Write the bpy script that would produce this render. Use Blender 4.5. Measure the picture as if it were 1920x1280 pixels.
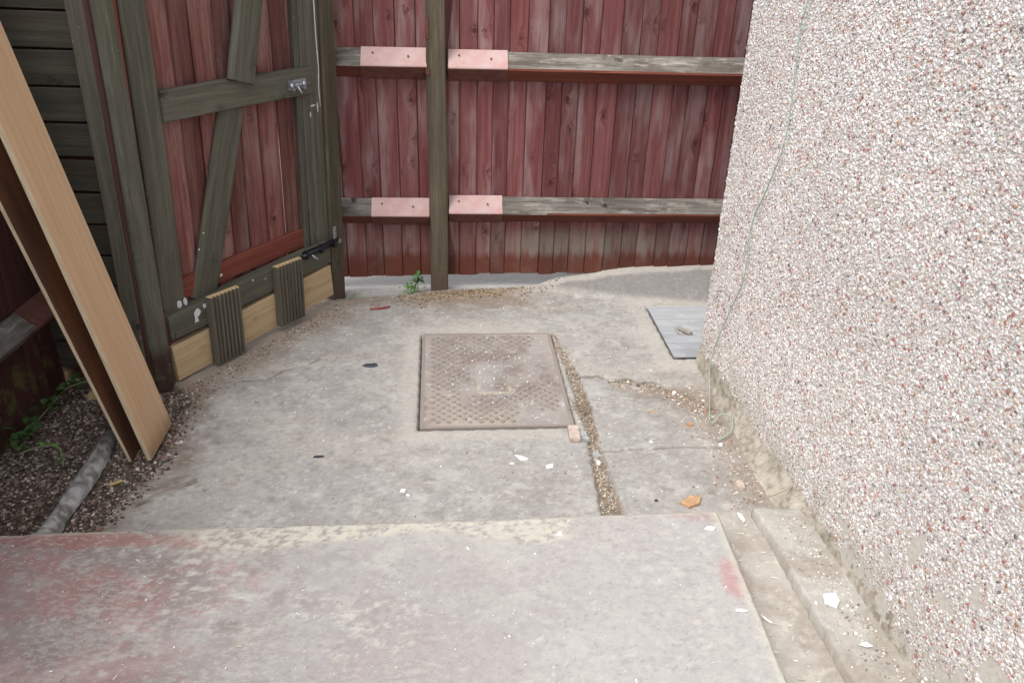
import bpy, bmesh, math, random
import numpy as np
from mathutils import Matrix, Vector

for o in list(bpy.data.objects): bpy.data.objects.remove(o)
scene = bpy.context.scene
COL = scene.collection
random.seed(7)
rng = np.random.default_rng(11)

# ------------------------------------------------------------------ camera
scene.cycles.max_bounces = 6; scene.cycles.diffuse_bounces = 4
cam_d = bpy.data.cameras.new('camera'); cam = bpy.data.objects.new('camera', cam_d); COL.objects.link(cam)
cam_d.sensor_width = 36.0; cam_d.lens = 28.8; cam_d.clip_start = 0.02; cam_d.clip_end = 500
dn = Vector((861-960, -(3590-640), -1536)).normalized()      # plumb direction seen by the tilted camera
upc = -dn
fwc = Vector((0, 0, -1)); fwc = (fwc - fwc.dot(dn)*dn).normalized()
rtc = fwc.cross(upc)
Rm = Matrix((rtc, fwc, upc))
cam.matrix_world = Matrix.Translation((0, 0, 1.45)) @ Rm.to_4x4()
scene.camera = cam
scene.render.resolution_x = 1024; scene.render.resolution_y = 682

# ------------------------------------------------------------------ sky, sun, exposure
SUN_EL, SUN_AZ = math.radians(58), math.radians(222)          # azimuth clockwise from +Y
world = bpy.data.worlds.new('World'); scene.world = world; world.use_nodes = True
wn = world.node_tree; wn.nodes.clear()
sky = wn.nodes.new('ShaderNodeTexSky'); sky.sky_type = 'NISHITA'; sky.sun_disc = False
sky.sun_elevation = SUN_EL; sky.sun_rotation = SUN_AZ
sky.dust_density = 4.0; sky.air_density = 1.0
hs = wn.nodes.new('ShaderNodeHueSaturation'); hs.inputs['Saturation'].default_value = 0.32
bgd = wn.nodes.new('ShaderNodeBackground'); bgd.inputs['Strength'].default_value = 0.15
wo = wn.nodes.new('ShaderNodeOutputWorld')
wn.links.new(sky.outputs[0], hs.inputs['Color']); wn.links.new(hs.outputs[0], bgd.inputs['Color']); wn.links.new(bgd.outputs[0], wo.inputs['Surface'])
sd = bpy.data.lights.new('sun', 'SUN'); sd.energy = 1.0; sd.angle = math.radians(28); sd.color = (1.0, 0.98, 0.955)
sun = bpy.data.objects.new('sun', sd); COL.objects.link(sun)
sdir = Vector((math.sin(SUN_AZ)*math.cos(SUN_EL), math.cos(SUN_AZ)*math.cos(SUN_EL), math.sin(SUN_EL)))
sun.rotation_euler = sdir.to_track_quat('Z', 'Y').to_euler(); sun.location = sdir*20
vs = scene.view_settings
vs.view_transform = 'Standard'; vs.look = 'None'; vs.gamma = 1.0; vs.use_curve_mapping = False; vs.exposure = 0.84

# ------------------------------------------------------------------ numpy noise
_tab = np.random.default_rng(3).random((256, 256))
def vnoise(x, y, seed=0):
    x = np.asarray(x)+seed*17.31; y = np.asarray(y)+seed*7.77
    xi = np.floor(x).astype(int); yi = np.floor(y).astype(int); fx = x-xi; fy = y-yi
    fx = fx*fx*(3-2*fx); fy = fy*fy*(3-2*fy)
    a = _tab[xi & 255, yi & 255]; b = _tab[(xi+1) & 255, yi & 255]; c = _tab[xi & 255, (yi+1) & 255]; d = _tab[(xi+1) & 255, (yi+1) & 255]
    return (a*(1-fx)+b*fx)*(1-fy)+(c*(1-fx)+d*fx)*fy
def fbm(x, y, oct=5, seed=0, gain=.55):
    s = 0; a = 1; t = 0
    for i in range(oct):
        s = s+a*vnoise(x*2**i, y*2**i, seed+i); t += a; a *= gain
    return s/t
def sst(x, a, b):
    t = np.clip((x-a)/(b-a), 0, 1); return t*t*(3-2*t)
def polydist(x, y, pts):
    d = np.full(np.shape(x), 9e9)
    for (ax, ay), (bx, by) in zip(pts[:-1], pts[1:]):
        ex, ey = bx-ax, by-ay; t = np.clip(((x-ax)*ex+(y-ay)*ey)/(ex*ex+ey*ey), 0, 1)
        d = np.minimum(d, np.hypot(x-ax-t*ex, y-ay-t*ey))
    return d
def cmix(c, col, m):
    return c*(1-m[..., None])+np.array(col)*m[..., None]

# ------------------------------------------------------------------ materials
class NB:
    def __init__(s, name):
        s.m = bpy.data.materials.new(name); s.m.use_nodes = True; s.t = s.m.node_tree; s.t.nodes.clear()
        s.tc = s.t.nodes.new('ShaderNodeTexCoord'); s.geo = s.t.nodes.new('ShaderNodeNewGeometry')
        s.oi = s.t.nodes.new('ShaderNodeObjectInfo')
    def set(s, sock, v):
        if isinstance(v, bpy.types.NodeSocket): s.t.links.new(v, sock)
        elif isinstance(v, tuple) and len(v) == 3 and sock.type == 'RGBA': sock.default_value = (*v, 1)
        else: sock.default_value = v
    def node(s, typ, ins=None, **at):
        n = s.t.nodes.new(typ)
        for k, v in at.items(): setattr(n, k, v)
        for k, v in (ins or {}).items(): s.set(n.inputs[k], v)
        return n
    def math(s, op, a, b=0.0, clamp=False):
        n = s.node('ShaderNodeMath', operation=op, use_clamp=clamp); s.set(n.inputs[0], a); s.set(n.inputs[1], b); return n.outputs[0]
    def vmath(s, op, a, b):
        n = s.node('ShaderNodeVectorMath', operation=op); s.set(n.inputs[0], a); s.set(n.inputs[1], b); return n.outputs[0]
    def noise(s, vec, scale, detail=4.0, rough=.55, dist=0.0):
        return s.node('ShaderNodeTexNoise', {'Vector': vec, 'Scale': scale, 'Detail': detail, 'Roughness': rough, 'Distortion': dist}).outputs['Fac']
    def voro(s, vec, scale, feature='F1', rnd=1.0):
        return s.node('ShaderNodeTexVoronoi', {'Vector': vec, 'Scale': scale, 'Randomness': rnd}, feature=feature)
    def mr(s, v, a, b, c=0.0, d=1.0, smooth=True):
        n = s.node('ShaderNodeMapRange', interpolation_type='SMOOTHSTEP' if smooth else 'LINEAR'); n.clamp = True
        for i, x in enumerate((v, a, b, c, d)): s.set(n.inputs[i], x)
        return n.outputs[0]
    def mix(s, f, a, b, blend='MIX'):
        n = s.node('ShaderNodeMix', data_type='RGBA', blend_type=blend, clamp_factor=True)
        s.set(n.inputs[0], f); s.set(n.inputs[6], a); s.set(n.inputs[7], b); return n.outputs[2]
    def ramp(s, f, stops):
        n = s.node('ShaderNodeValToRGB', {'Fac': f}); e = n.color_ramp.elements
        while len(e) < len(stops): e.new(.5)
        for k, (p, c) in zip(e, stops): k.position = p; k.color = (*c, 1)
        return n.outputs[0]
    def bump(s, h, strength=.5, dist=.002, normal=None):
        ins = {'Height': h, 'Strength': strength, 'Distance': dist}
        if normal: ins['Normal'] = normal
        return s.node('ShaderNodeBump', ins).outputs[0]
    def xyz(s, v): return s.node('ShaderNodeSeparateXYZ', {0: v}).outputs
    def attr(s, name): return s.node('ShaderNodeAttribute', attribute_name=name).outputs['Color']
    def out(s, color, rough=.8, normal=None, metal=0.0, spec=.35):
        b = s.node('ShaderNodeBsdfPrincipled'); s.set(b.inputs['Base Color'], color); s.set(b.inputs['Roughness'], rough)
        s.set(b.inputs['Metallic'], metal); s.set(b.inputs['Specular IOR Level'], spec)
        if normal: s.set(b.inputs['Normal'], normal)
        o = s.node('ShaderNodeOutputMaterial'); s.t.links.new(b.outputs[0], o.inputs['Surface']); return s.m

def wood(name, a, b, dark, blotch=None, blotch_amt=.5, knots=.6, knotcol=None, specks=0.0, moss=0.0, lowband=None, gz=1.0, bump=.5, rough=.82, vary=.35, worn=None, worn_amt=0.0, post=None):
    n = NB(name)
    off = n.node('ShaderNodeCombineXYZ', {0: n.math('MULTIPLY', n.oi.outputs['Random'], 91.0), 1: n.math('MULTIPLY', n.oi.outputs['Random'], 37.0), 2: n.math('MULTIPLY', n.oi.outputs['Random'], 53.0)}).outputs[0]
    P = n.vmath('ADD', n.tc.outputs['Object'], off)
    # knots bend the grain
    vk = n.voro(n.vmath('MULTIPLY', n.vmath('ADD', P, n.node('ShaderNodeCombineXYZ', {0: n.math('MULTIPLY', n.noise(P, 40, 2), .012), 2: n.math('MULTIPLY', n.noise(P, 31, 2), .02)}).outputs[0]), (14.0, 0.0, 9.0*gz)), 1.0)
    kd = vk.outputs['Distance']; ksel = n.mr(n.xyz(vk.outputs['Color'])[0], 1-knots, 1-knots+.02)
    warp = n.math('MULTIPLY', n.mr(kd, 0, .45, 1, 0), n.math('MULTIPLY', ksel, .02))
    Pw = n.vmath('ADD', P, n.node('ShaderNodeCombineXYZ', {0: warp, 1: 0.0, 2: 0.0}).outputs[0])
    fine = n.noise(n.vmath('MULTIPLY', Pw, (300, 300, 7*gz)), 1.0, 2)
    streak = n.noise(n.vmath('MULTIPLY', Pw, (55, 55, 1.6*gz)), 1.0, 3, .55, .3)
    broad = n.noise(n.vmath('MULTIPLY', Pw, (11, 11, 2.6*gz)), 1.0, 3, .6)
    saw = n.noise(n.vmath('MULTIPLY', P, (6, 6, 260)), 1.0, 2)
    c = n.mix(n.mr(streak, .28, .74), a, b)
    if blotch: c = n.mix(n.math('MULTIPLY', n.mr(broad, .45, .68), blotch_amt), c, blotch)
    if worn: 
        w = n.math('MULTIPLY', n.mr(n.noise(n.vmath('MULTIPLY', Pw, (30, 30, 4*gz)), 1.0, 6, .75), .5, .66), worn_amt)
        c = n.mix(w, c, worn)
    c = n.mix(n.math('MULTIPLY', n.mr(fine, .36, .60, 1, 0), .34), c, dark)
    c = n.mix(n.math('MULTIPLY', n.mr(saw, .55, .75), .12), c, dark)
    kc = knotcol or tuple(x*.45 for x in dark)
    c = n.mix(n.math('MULTIPLY', n.mr(kd, .075, .13, 1, 0), n.math('MULTIPLY', ksel, .9)), c, kc)
    c = n.mix(n.math('MULTIPLY', n.math('MULTIPLY', n.mr(kd, .12, .36, 1, 0), n.mr(n.noise(P, 70, 3), .4, .6)), n.math('MULTIPLY', ksel, .75)), c, dark)
    wz = n.xyz(n.geo.outputs['Position'])
    if lowband: c = lowband(n, c, wz, P)
    if moss:
        mk = n.math('MULTIPLY', n.mr(wz[2], .02, .45, 1, 0), n.mr(n.noise(P, 14, 5, .7), .48, .66))
        c = n.mix(n.math('MULTIPLY', mk, moss), c, (.12, .13, .04))
    if specks:
        vsx = n.voro(P, 55.0); s1 = n.mr(vsx.outputs['Distance'], .06, .16, 1, 0); s2 = n.mr(n.xyz(vsx.outputs['Color'])[1], .93, .95)
        dens = n.mr(n.noise(P, 5, 2), .42, .6)
        c = n.mix(n.math('MULTIPLY', n.math('MULTIPLY', s1, s2), n.math('MULTIPLY', dens, specks)), c, (.55, .55, .53))
    v = n.math('ADD', n.math('MULTIPLY', n.oi.outputs['Random'], vary), 1-vary/2)
    c = n.node('ShaderNodeHueSaturation', {'Color': c, 'Value': v}).outputs[0]
    h = n.math('ADD', n.math('MULTIPLY', fine, .5), n.math('ADD', n.math('MULTIPLY', streak, .8), n.math('MULTIPLY', n.math('MULTIPLY', n.mr(kd, .05, .2, 1, 0), ksel), -.5)))
    nb = n.bump(n.math('ADD', h, n.math('MULTIPLY', saw, .15)), bump, .0014)
    return n.out(c, rough, nb)

def fence_low(n, c, wz, P):
    nz = n.noise(n.vmath('MULTIPLY', P, (45, 45, 5)), 1.0, 5, .65)
    zz = n.math('ADD', wz[2], n.math('MULTIPLY', n.math('SUBTRACT', nz, .5), .10))
    zz2 = n.math('ADD', wz[2], n.math('MULTIPLY', n.math('SUBTRACT', nz, .5), .09))
    xs = n.math('MULTIPLY', n.mr(wz[0], -.2, .15, .25, 1), n.mr(wz[0], .45, .75, 1, .35))
    pale = n.math('MULTIPLY', n.math('MULTIPLY', n.mr(zz, .30, .20, 0, 1), n.mr(nz, .28, .55)), n.math('MULTIPLY', xs, .8))
    c = n.mix(pale, c, (.20, .185, .15))
    return n.mix(n.math('MULTIPLY', n.mr(zz2, .172, .122, 0, 1), n.mr(n.noise(P, 9, 3), .3, .55, .55, .95)), c, n.mix(n.noise(P, 5, 2), (.085, .022, .016), (.15, .045, .025)))

M = {}
M['fence'] = wood('weathered red fence wood', (.138, .037, .037), (.215, .088, .086), (.078, .021, .021), blotch=(.29, .195, .192), blotch_amt=.85, knots=.78, knotcol=(.05, .014, .013), lowband=fence_low, vary=.5, gz=.9, worn=(.12, .036, .034), worn_amt=.5, bump=.5)
M['gateboard'] = wood('red gate boards', (.17, .052, .042), (.27, .125, .105), (.075, .024, .02), blotch=(.32, .19, .17), blotch_amt=.75, knots=.35, vary=.6, worn=(.10, .035, .03), worn_amt=.6)
M['redpaint'] = wood('red painted rail', (.16, .035, .022), (.22, .065, .045), (.08, .02, .012), knots=.1, specks=.5)
M['railtop'] = wood('grey weathered wood', (.11, .096, .082), (.25, .228, .20), (.03, .026, .022), blotch=(.08, .064, .054), blotch_amt=.7, knots=.35, bump=1.0, gz=1.8, worn=(.37, .35, .31), worn_amt=.75)
M['railred'] = wood('red stained rail underside', (.13, .035, .022), (.19, .055, .035), (.07, .018, .012), knots=.1)
M['green'] = wood('dark green stained wood', (.085, .083, .060), (.145, .138, .104), (.042, .037, .028), blotch=(.105, .08, .066), blotch_amt=.6, knots=.2, specks=.9, moss=.5, worn=(.17, .165, .13), worn_amt=.35, vary=.25)
M['post'] = wood('green brown post wood', (.064, .055, .036), (.115, .097, .063), (.035, .028, .019), blotch=(.125, .092, .068), blotch_amt=.7, knots=.15, specks=.4, moss=.35, worn=(.22, .19, .12), worn_amt=.3, lowband=lambda n, c, wz, P: n.mix(n.mr(wz[2], .16, .06, 0, .7), c, (.10, .06, .05)), vary=.2)
M['hingepost'] = wood('dark green hinge post wood', (.085, .083, .060), (.135, .128, .096), (.042, .037, .028), blotch=(.10, .07, .058), blotch_amt=.7, knots=.1, specks=1.0, moss=.6, worn=(.19, .19, .16), worn_amt=.4, vary=.1, lowband=lambda n, c, wz, P: n.mix(n.mr(n.math('ADD', wz[2], n.math('MULTIPLY', n.noise(P, 30, 4), .05)), .20, .13, 0, .9), c, (.045, .022, .018)))
M['slat'] = wood('dark horizontal board', (.05, .05, .036), (.085, .082, .06), (.028, .024, .018), blotch=(.06, .038, .03), blotch_amt=.7, knots=.25, worn=(.14, .13, .10), worn_amt=.25, vary=.3)
M['sidefence'] = wood('dark red side fence wood', (.055, .016, .014), (.085, .03, .026), (.028, .01, .009), knots=.2, moss=.7, vary=.3)
M['darkred'] = wood('dark red brown trim', (.07, .03, .025), (.10, .05, .042), (.05, .02, .015), knots=.05)
M['pine'] = wood('pale new pine', (.46, .335, .185), (.56, .425, .26), (.34, .225, .115), knots=.22, knotcol=(.16, .07, .03), bump=.2, vary=.1)
M['pinecut'] = wood('fresh cut timber end', (.55, .40, .2), (.62, .48, .27), (.42, .28, .13), knots=0.0, bump=.15, vary=.05)
M['deck'] = wood('grey weathered grooved decking', (.105, .09, .07), (.155, .135, .105), (.05, .04, .03), blotch=(.08, .07, .054), blotch_amt=.6, knots=.1, vary=.15)

def ply_face():
    n = NB('orange pale plywood veneer'); P = n.tc.outputs['Object']
    b = n.noise(n.vmath('MULTIPLY', P, (9, 9, .9)), 1.0, 4, .55, .6); f = n.noise(n.vmath('MULTIPLY', P, (260, 260, 5)), 1.0, 3)
    w = n.node('ShaderNodeTexWave', {'Vector': n.vmath('MULTIPLY', P, (7, 7, .35)), 'Scale': 1.6, 'Distortion': 9.0, 'Detail': 3.0, 'Detail Scale': 1.2}).outputs['Fac']
    c = n.mix(n.mr(b, .35, .65), (.63, .42, .25), (.69, .49, .31)); c = n.mix(n.math('MULTIPLY', w, .4), c, (.58, .34, .175))
    c = n.mix(n.math('MULTIPLY', n.mr(f, .5, .7), .18), c, (.42, .23, .11))
    zz = n.xyz(P)[2]; d = n.math('MULTIPLY', n.mr(n.math('ADD', zz, n.math('MULTIPLY', n.noise(P, 25, 5, .7), .10)), .12, .05, 0, 1), .5); c = n.mix(d, c, (.22, .15, .09))
    sc = n.noise(n.vmath('MULTIPLY', P, (60, 60, 9)), 1.0, 6, .75); c = n.mix(n.math('MULTIPLY', n.mr(sc, .62, .68), .35), c, (.40, .26, .14))
    c = n.mix(n.math('MULTIPLY', n.mr(n.noise(P, 3, 4, .6), .5, .7), .3), c, (.50, .34, .20))
    return n.out(c, .55, n.bump(f, .12, .001))
M['ply'] = ply_face()
def ply_edge():
    n = NB('plywood edge plies'); P = n.tc.outputs['Object']
    f = n.noise(n.vmath('MULTIPLY', P, (300, 300, 14)), 1.0, 3)
    return n.out(n.mix(n.mr(f, .35, .65), (.46, .37, .25), (.62, .53, .38)), .85, n.bump(f, .4, .001))
M['plyedge'] = ply_edge()
def ply_brown():
    n = NB('brown film faced plywood'); P = n.tc.outputs['Object']
    b = n.noise(n.vmath('MULTIPLY', P, (7, 7, 2.2)), 1.0, 5, .6); f = n.noise(n.vmath('MULTIPLY', P, (200, 200, 30)), 1.0, 4, .7)
    c = n.mix(n.mr(b, .42, .6), (.13, .065, .04), (.25, .10, .045)); c = n.mix(n.math('MULTIPLY', n.mr(f, .52, .7), .5), c, (.17, .13, .10))
    return n.out(c, .6, n.bump(f, .2, .001))
M['plybrown'] = ply_brown()

def vcol(name, rough=.9, fine=260, strength=.5, dist=.0015, amt=.16, spec=.2, flake=0.0, bare=(.46, .44, .39), scuff=(.24, .22, .20)):
    n = NB(name); P = n.geo.outputs['Position']; c = n.attr('Col')
    if flake:
        low = n.noise(P, 3.2, 3); fl = n.noise(n.vmath('MULTIPLY', P, (50, 95, 60)), 1.0, 5, .74)
        thr = n.math('SUBTRACT', fl, n.mr(low, .38, .62, .21, .05, False))
        c = n.mix(n.math('MULTIPLY', n.mr(thr, .42, .47), flake), c, bare)
        fd = n.noise(n.vmath('MULTIPLY', P, (22, 48, 30)), 1.0, 5, .78)
        c = n.mix(n.math('MULTIPLY', n.mr(n.math('SUBTRACT', fd, n.mr(n.noise(P, 4.1, 2), .4, .6, .02, .16, False)), .50, .56), flake*.7), c, scuff)
    f = n.noise(P, fine, 5, .65); f2 = n.noise(P, fine*.22, 4, .6)
    k = n.math('ADD', n.math('MULTIPLY', f, amt*1.4), n.math('ADD', n.math('MULTIPLY', f2, amt*1.2), 1-amt*1.3))
    c = n.mix(1.0, c, n.node('ShaderNodeCombineXYZ', {0: k, 1: k, 2: k}).outputs[0], 'MULTIPLY')
    return n.out(c, rough, n.bump(n.math('ADD', f, f2), strength, dist), spec=spec)
M['concrete'] = vcol('weathered concrete', amt=.38, strength=.6, flake=.30, bare=(.43, .41, .37))
M['steptop'] = vcol('worn painted concrete', amt=.3, rough=.75, strength=.45, flake=.42, bare=(.43, .42, .38), scuff=(.26, .225, .215))
M['stone'] = vcol('stone chips', amt=.1, fine=900, strength=.2, dist=.0005, rough=.7, spec=.35)
M['litter'] = vcol('dry litter', amt=.1, fine=900, strength=.2, dist=.0005)
M['rust'] = vcol('rusty iron', amt=.3, fine=420, strength=.6, dist=.001, rough=.7)
M['galv'] = vcol('grey steel lid', amt=.2, fine=500, strength=.3, dist=.0006, rough=.55, spec=.5)

def simple(name, a, b, scale=40, rough=.6, metal=0.0, bump=.2):
    n = NB(name); f = n.noise(n.tc.outputs['Object'], scale, 5, .65)
    return n.out(n.mix(n.mr(f, .35, .65), a, b), rough, n.bump(f, bump, .001), metal)
M['mortar'] = simple('sandy render', (.50, .47, .42), (.60, .57, .52), 90, .95, 0, .8)
M['pinkpaint'] = simple('sun faded pink paint on metal', (.46, .265, .245), (.50, .36, .345), 8, .6)
M['bracketlow'] = simple('dull red painted metal', (.12, .045, .035), (.17, .07, .055), 30, .6)
M['zinc'] = simple('zinc plated steel', (.35, .37, .40), (.55, .57, .60), 120, .4, .8)
M['black'] = simple('black painted steel', (.012, .013, .017), (.03, .032, .04), 90, .35, .2)
M['redmetal'] = simple('rusty red painted hinge', (.10, .03, .022), (.16, .06, .04), 90, .7)
M['whitepaint'] = simple('white paint splash', (.55, .56, .58), (.7, .7, .7), 60, .6)
M['web'] = simple('pale cobweb thread', (.5, .5, .48), (.6, .6, .58), 60, .9)
M['white'] = simple('white plaster', (.72, .73, .74), (.85, .85, .85), 60, .7)
M['orangewood'] = simple('orange splintered wood', (.40, .23, .12), (.52, .35, .22), 60, .8)
M['brickbit'] = simple('pinkish stone', (.42, .33, .28), (.55, .48, .42), 60, .9)
M['greystone'] = simple('grey stone', (.28, .29, .29), (.42, .43, .42), 60, .9)
M['blackplastic'] = simple('dark plastic', (.03, .035, .045), (.07, .08, .1), 60, .4)
M['redplastic'] = simple('red plastic', (.25, .05, .05), (.34, .10, .09), 60, .5)
M['wire'] = simple('pale green cable', (.26, .38, .33), (.36, .47, .42), 60, .5)
M['stick'] = simple('dry twig', (.25, .19, .13), (.36, .29, .2), 60, .9)
M['yellowchip'] = simple('yellow wood splinter', (.5, .36, .15), (.6, .46, .22), 60, .8)
def leafmat(name, a, b):
    n = NB(name); f = n.noise(n.tc.outputs['Object'], 60, 4)
    return n.out(n.mix(n.math('ADD', n.math('MULTIPLY', f, .5), n.math('MULTIPLY', n.oi.outputs['Random'], .5)), a, b), .5, n.bump(f, .3, .001))
M['leaf'] = leafmat('weed leaf', (.04, .12, .035), (.10, .22, .06))
M['leafb'] = leafmat('bright weed leaf', (.09, .26, .04), (.17, .36, .07))
M['leafd'] = leafmat('dark ivy leaf', (.03, .075, .02), (.085, .16, .04))
M['stem'] = leafmat('green stem', (.16, .2, .09), (.25, .28, .15))

# ------------------------------------------------------------------ mesh helpers
def link(name, me, parent=None, mw=None, mats=()):
    o = bpy.data.objects.new(name, me); COL.objects.link(o)
    if me is not None:
        for m in mats:
            me.materials.append(M[m])
    mw = mw or Matrix()
    if parent is not None:
        o.parent = parent; o.matrix_basis = WM[parent.name].inverted() @ mw
    else: o.matrix_basis = mw
    WM[o.name] = mw
    return o
WM = {}
def tag(o, label=None, cat=None, group=None, kind=None):
    for k, v in (('label', label), ('category', cat), ('group', group), ('kind', kind)):
        if v: o[k] = v
    return o
def thing(name, loc, label, cat, group=None, rot=None):
    o = link(name, None, None, Matrix.Translation(loc) @ (rot or Matrix())); o.empty_display_size = .1
    return tag(o, label, cat, group)
def pymesh(name, v, f, smooth=False):
    me = bpy.data.meshes.new(name); me.from_pydata([tuple(map(float, p)) for p in v], [], f)
    if smooth: me.polygons.foreach_set('use_smooth', [True]*len(me.polygons))
    me.update(); return me
def npmesh(name, V, F, col=None, smooth=False):
    """V (n,3); F (m,k) faces of one size"""
    V = np.asarray(V, np.float32); F = np.asarray(F, np.int32); k = F.shape[1]; m = len(F)
    me = bpy.data.meshes.new(name)
    me.vertices.add(len(V)); me.vertices.foreach_set('co', V.ravel())
    me.loops.add(m*k); me.loops.foreach_set('vertex_index', F.ravel())
    me.polygons.add(m); me.polygons.foreach_set('loop_start', np.arange(m, dtype=np.int32)*k)
    me.polygons.foreach_set('use_smooth', np.full(m, smooth))
    if col is not None:
        a = me.color_attributes.new('Col', 'FLOAT_COLOR', 'POINT')
        c = np.ones((len(V), 4), np.float32); c[:, :3] = col; a.data.foreach_set('color', c.ravel())
    me.update(calc_edges=True); me.validate(); return me

def plank_mesh(name, W, T, L, seg=6, wob=.0015, ch=.003, sec=None, endjit=0.0, matf=None):
    """swept along +Z, width X centred, thickness Y centred (front -Y)"""
    if sec is None:
        w, t = W/2, T/2
        sec = [(-w+ch, -t), (w-ch, -t), (w, -t+ch), (w, t-ch), (w-ch, t), (-w+ch, t), (-w, t-ch), (-w, -t+ch)]
    k = len(sec); v = []; f = []
    ph = [random.uniform(0, 6.28) for _ in range(4)]
    for i in range(seg+1):
        z = L*i/seg; ox = wob*math.sin(ph[0]+z*5)+random.uniform(-.3, .3)*wob; oy = wob*math.sin(ph[1]+z*4); tw = wob*4*math.sin(ph[2]+z*3)
        for (x, y) in sec:
            zz = z + (random.uniform(-1, 1)*endjit if i in (0, seg) else 0)
            v.append((x+ox, y+oy+tw*x, zz))
    for i in range(seg):
        for j in range(k):
            f.append((i*k+j, i*k+(j+1) % k, (i+1)*k+(j+1) % k, (i+1)*k+j))
    f.append(tuple(range(k-1, -1, -1))); f.append(tuple(range(seg*k, seg*k+k)))
    me = pymesh(name, v, f)
    if matf: 
        for p in me.polygons: p.material_index = matf(p)
    return me
def frame(origin, ax, ay, az):
    m = Matrix((ax, ay, az)).transposed().to_4x4(); m.translation = origin; return m
def plank(name, parent, A, B, W, T, mat, front, **kw):
    """plank from A to B, front = direction its face looks"""
    A = Vector(A); B = Vector(B); z = (B-A); L = z.length; z.normalize()
    y = -(Vector(front) - Vector(front).dot(z)*z).normalized(); x = y.cross(z)
    me = plank_mesh(name, W, T, L, **kw)
    mats = mat if isinstance(mat, (list, tuple)) else (mat,)
    return link(name, me, parent, frame(A, x, y, z), mats)
def tube_mesh(name, pts, r, k=6, taper=None):
    pts = [Vector(p) for p in pts]; v = []; f = []; n = len(pts)
    for i, p in enumerate(pts):
        d = (pts[min(i+1, n-1)]-pts[max(i-1, 0)]).normalized(); a = d.cross(Vector((.31, .17, .93))).normalized(); b = d.cross(a)
        rr = r if taper is None else r*(taper[0]+(taper[1]-taper[0])*i/(n-1))
        for j in range(k):
            t = 2*math.pi*j/k; v.append(p+a*math.cos(t)*rr+b*math.sin(t)*rr)
    for i in range(n-1):
        for j in range(k): f.append((i*k+j, i*k+(j+1) % k, (i+1)*k+(j+1) % k, (i+1)*k+j))
    f.append(tuple(range(k-1, -1, -1))); f.append(tuple(range((n-1)*k, n*k)))
    return pymesh(name, v, f, True)
def spline(pts, n=8):
    P = [Vector(p) for p in pts]; P = [2*P[0]-P[1]]+P+[2*P[-1]-P[-2]]; o = []
    for i in range(1, len(P)-2):
        for k in range(n):
            t = k/n; a, b, c, d = P[i-1:i+3]
            o.append(.5*((2*b)+(c-a)*t+(2*a-5*b+4*c-d)*t*t+(3*b-a-3*c+d)*t**3))
    o.append(P[-2]); return o
def local(pts, o): return [Vector(p)-Vector(o) for p in pts]

def chips(name, C, Nrm, T1, r, h, col, k=6, sink=.3):
    """angular stones: base ring, shoulder ring, apex. C (n,3) centres, Nrm/T1 (n,3) frames, r,h (n,)"""
    n = len(C); T2 = np.cross(Nrm, T1)
    a = np.arange(k)/k*2*np.pi+rng.uniform(0, 6.28, (n, 1)); asp = rng.uniform(.6, 1.0, (n, 1)); rot = rng.uniform(0, 3.14, (n, 1))
    def ring(scale, hh):
        rr = r[:, None]*scale*rng.uniform(.78, 1.18, (n, k)); x = rr*np.cos(a); y = rr*np.sin(a)*asp
        X = x*np.cos(rot)-y*np.sin(rot); Y = x*np.sin(rot)+y*np.cos(rot)
        z = hh*rng.uniform(.8, 1.2, (n, k))
        return C[:, None]+X[..., None]*T1[:, None]+Y[..., None]*T2[:, None]+z[..., None]*Nrm[:, None]
    R0 = ring(1.0, -h[:, None]*sink); R1 = ring(.88, h[:, None]*.6)
    ap = C+(h*rng.uniform(.85, 1.15, n))[:, None]*Nrm+T1*(r*rng.uniform(-.35, .35, n))[:, None]+T2*(r*rng.uniform(-.35, .35, n))[:, None]
    V = np.concatenate([R0, R1, ap[:, None]], 1).reshape(-1, 3); s = 2*k+1
    base = (np.arange(n)*s)[:, None]; j = np.arange(k); jn = (j+1) % k
    F = np.concatenate([np.stack([base+j, base+jn, base+k+jn], -1).reshape(-1, 3), np.stack([base+j, base+k+jn, base+k+j], -1).reshape(-1, 3),
                        np.stack([base+k+j, base+k+jn, np.broadcast_to(base+2*k, (n, k))], -1).reshape(-1, 3)])
    return npmesh(name, V, F, np.repeat(col, s, 0))
def palette(n, cols, wts, jit=.15):
    cols = np.array(cols); i = rng.choice(len(cols), n, p=np.array(wts)/sum(wts))
    return np.clip(cols[i]*rng.uniform(1-jit, 1+jit, (n, 1))*rng.uniform(.96, 1.04, (n, 3)), .01, .9)
def upframe(n): return np.tile([0., 0, 1], (n, 1)), np.tile([1., 0, 0], (n, 1))

# ------------------------------------------------------------------ GROUND
FY = lambda x: 3.298+.085*(x+.32)            # line of the back fence boards
ground = tag(link('ground', npmesh('ground', [(-60, -60, -.06), (60, -60, -.06), (60, 60, -.06), (-60, 60, -.06)], [(0, 1, 2, 3)], np.tile([.3, .29, .27], (4, 1))), mats=('concrete',)), kind='structure')

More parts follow.
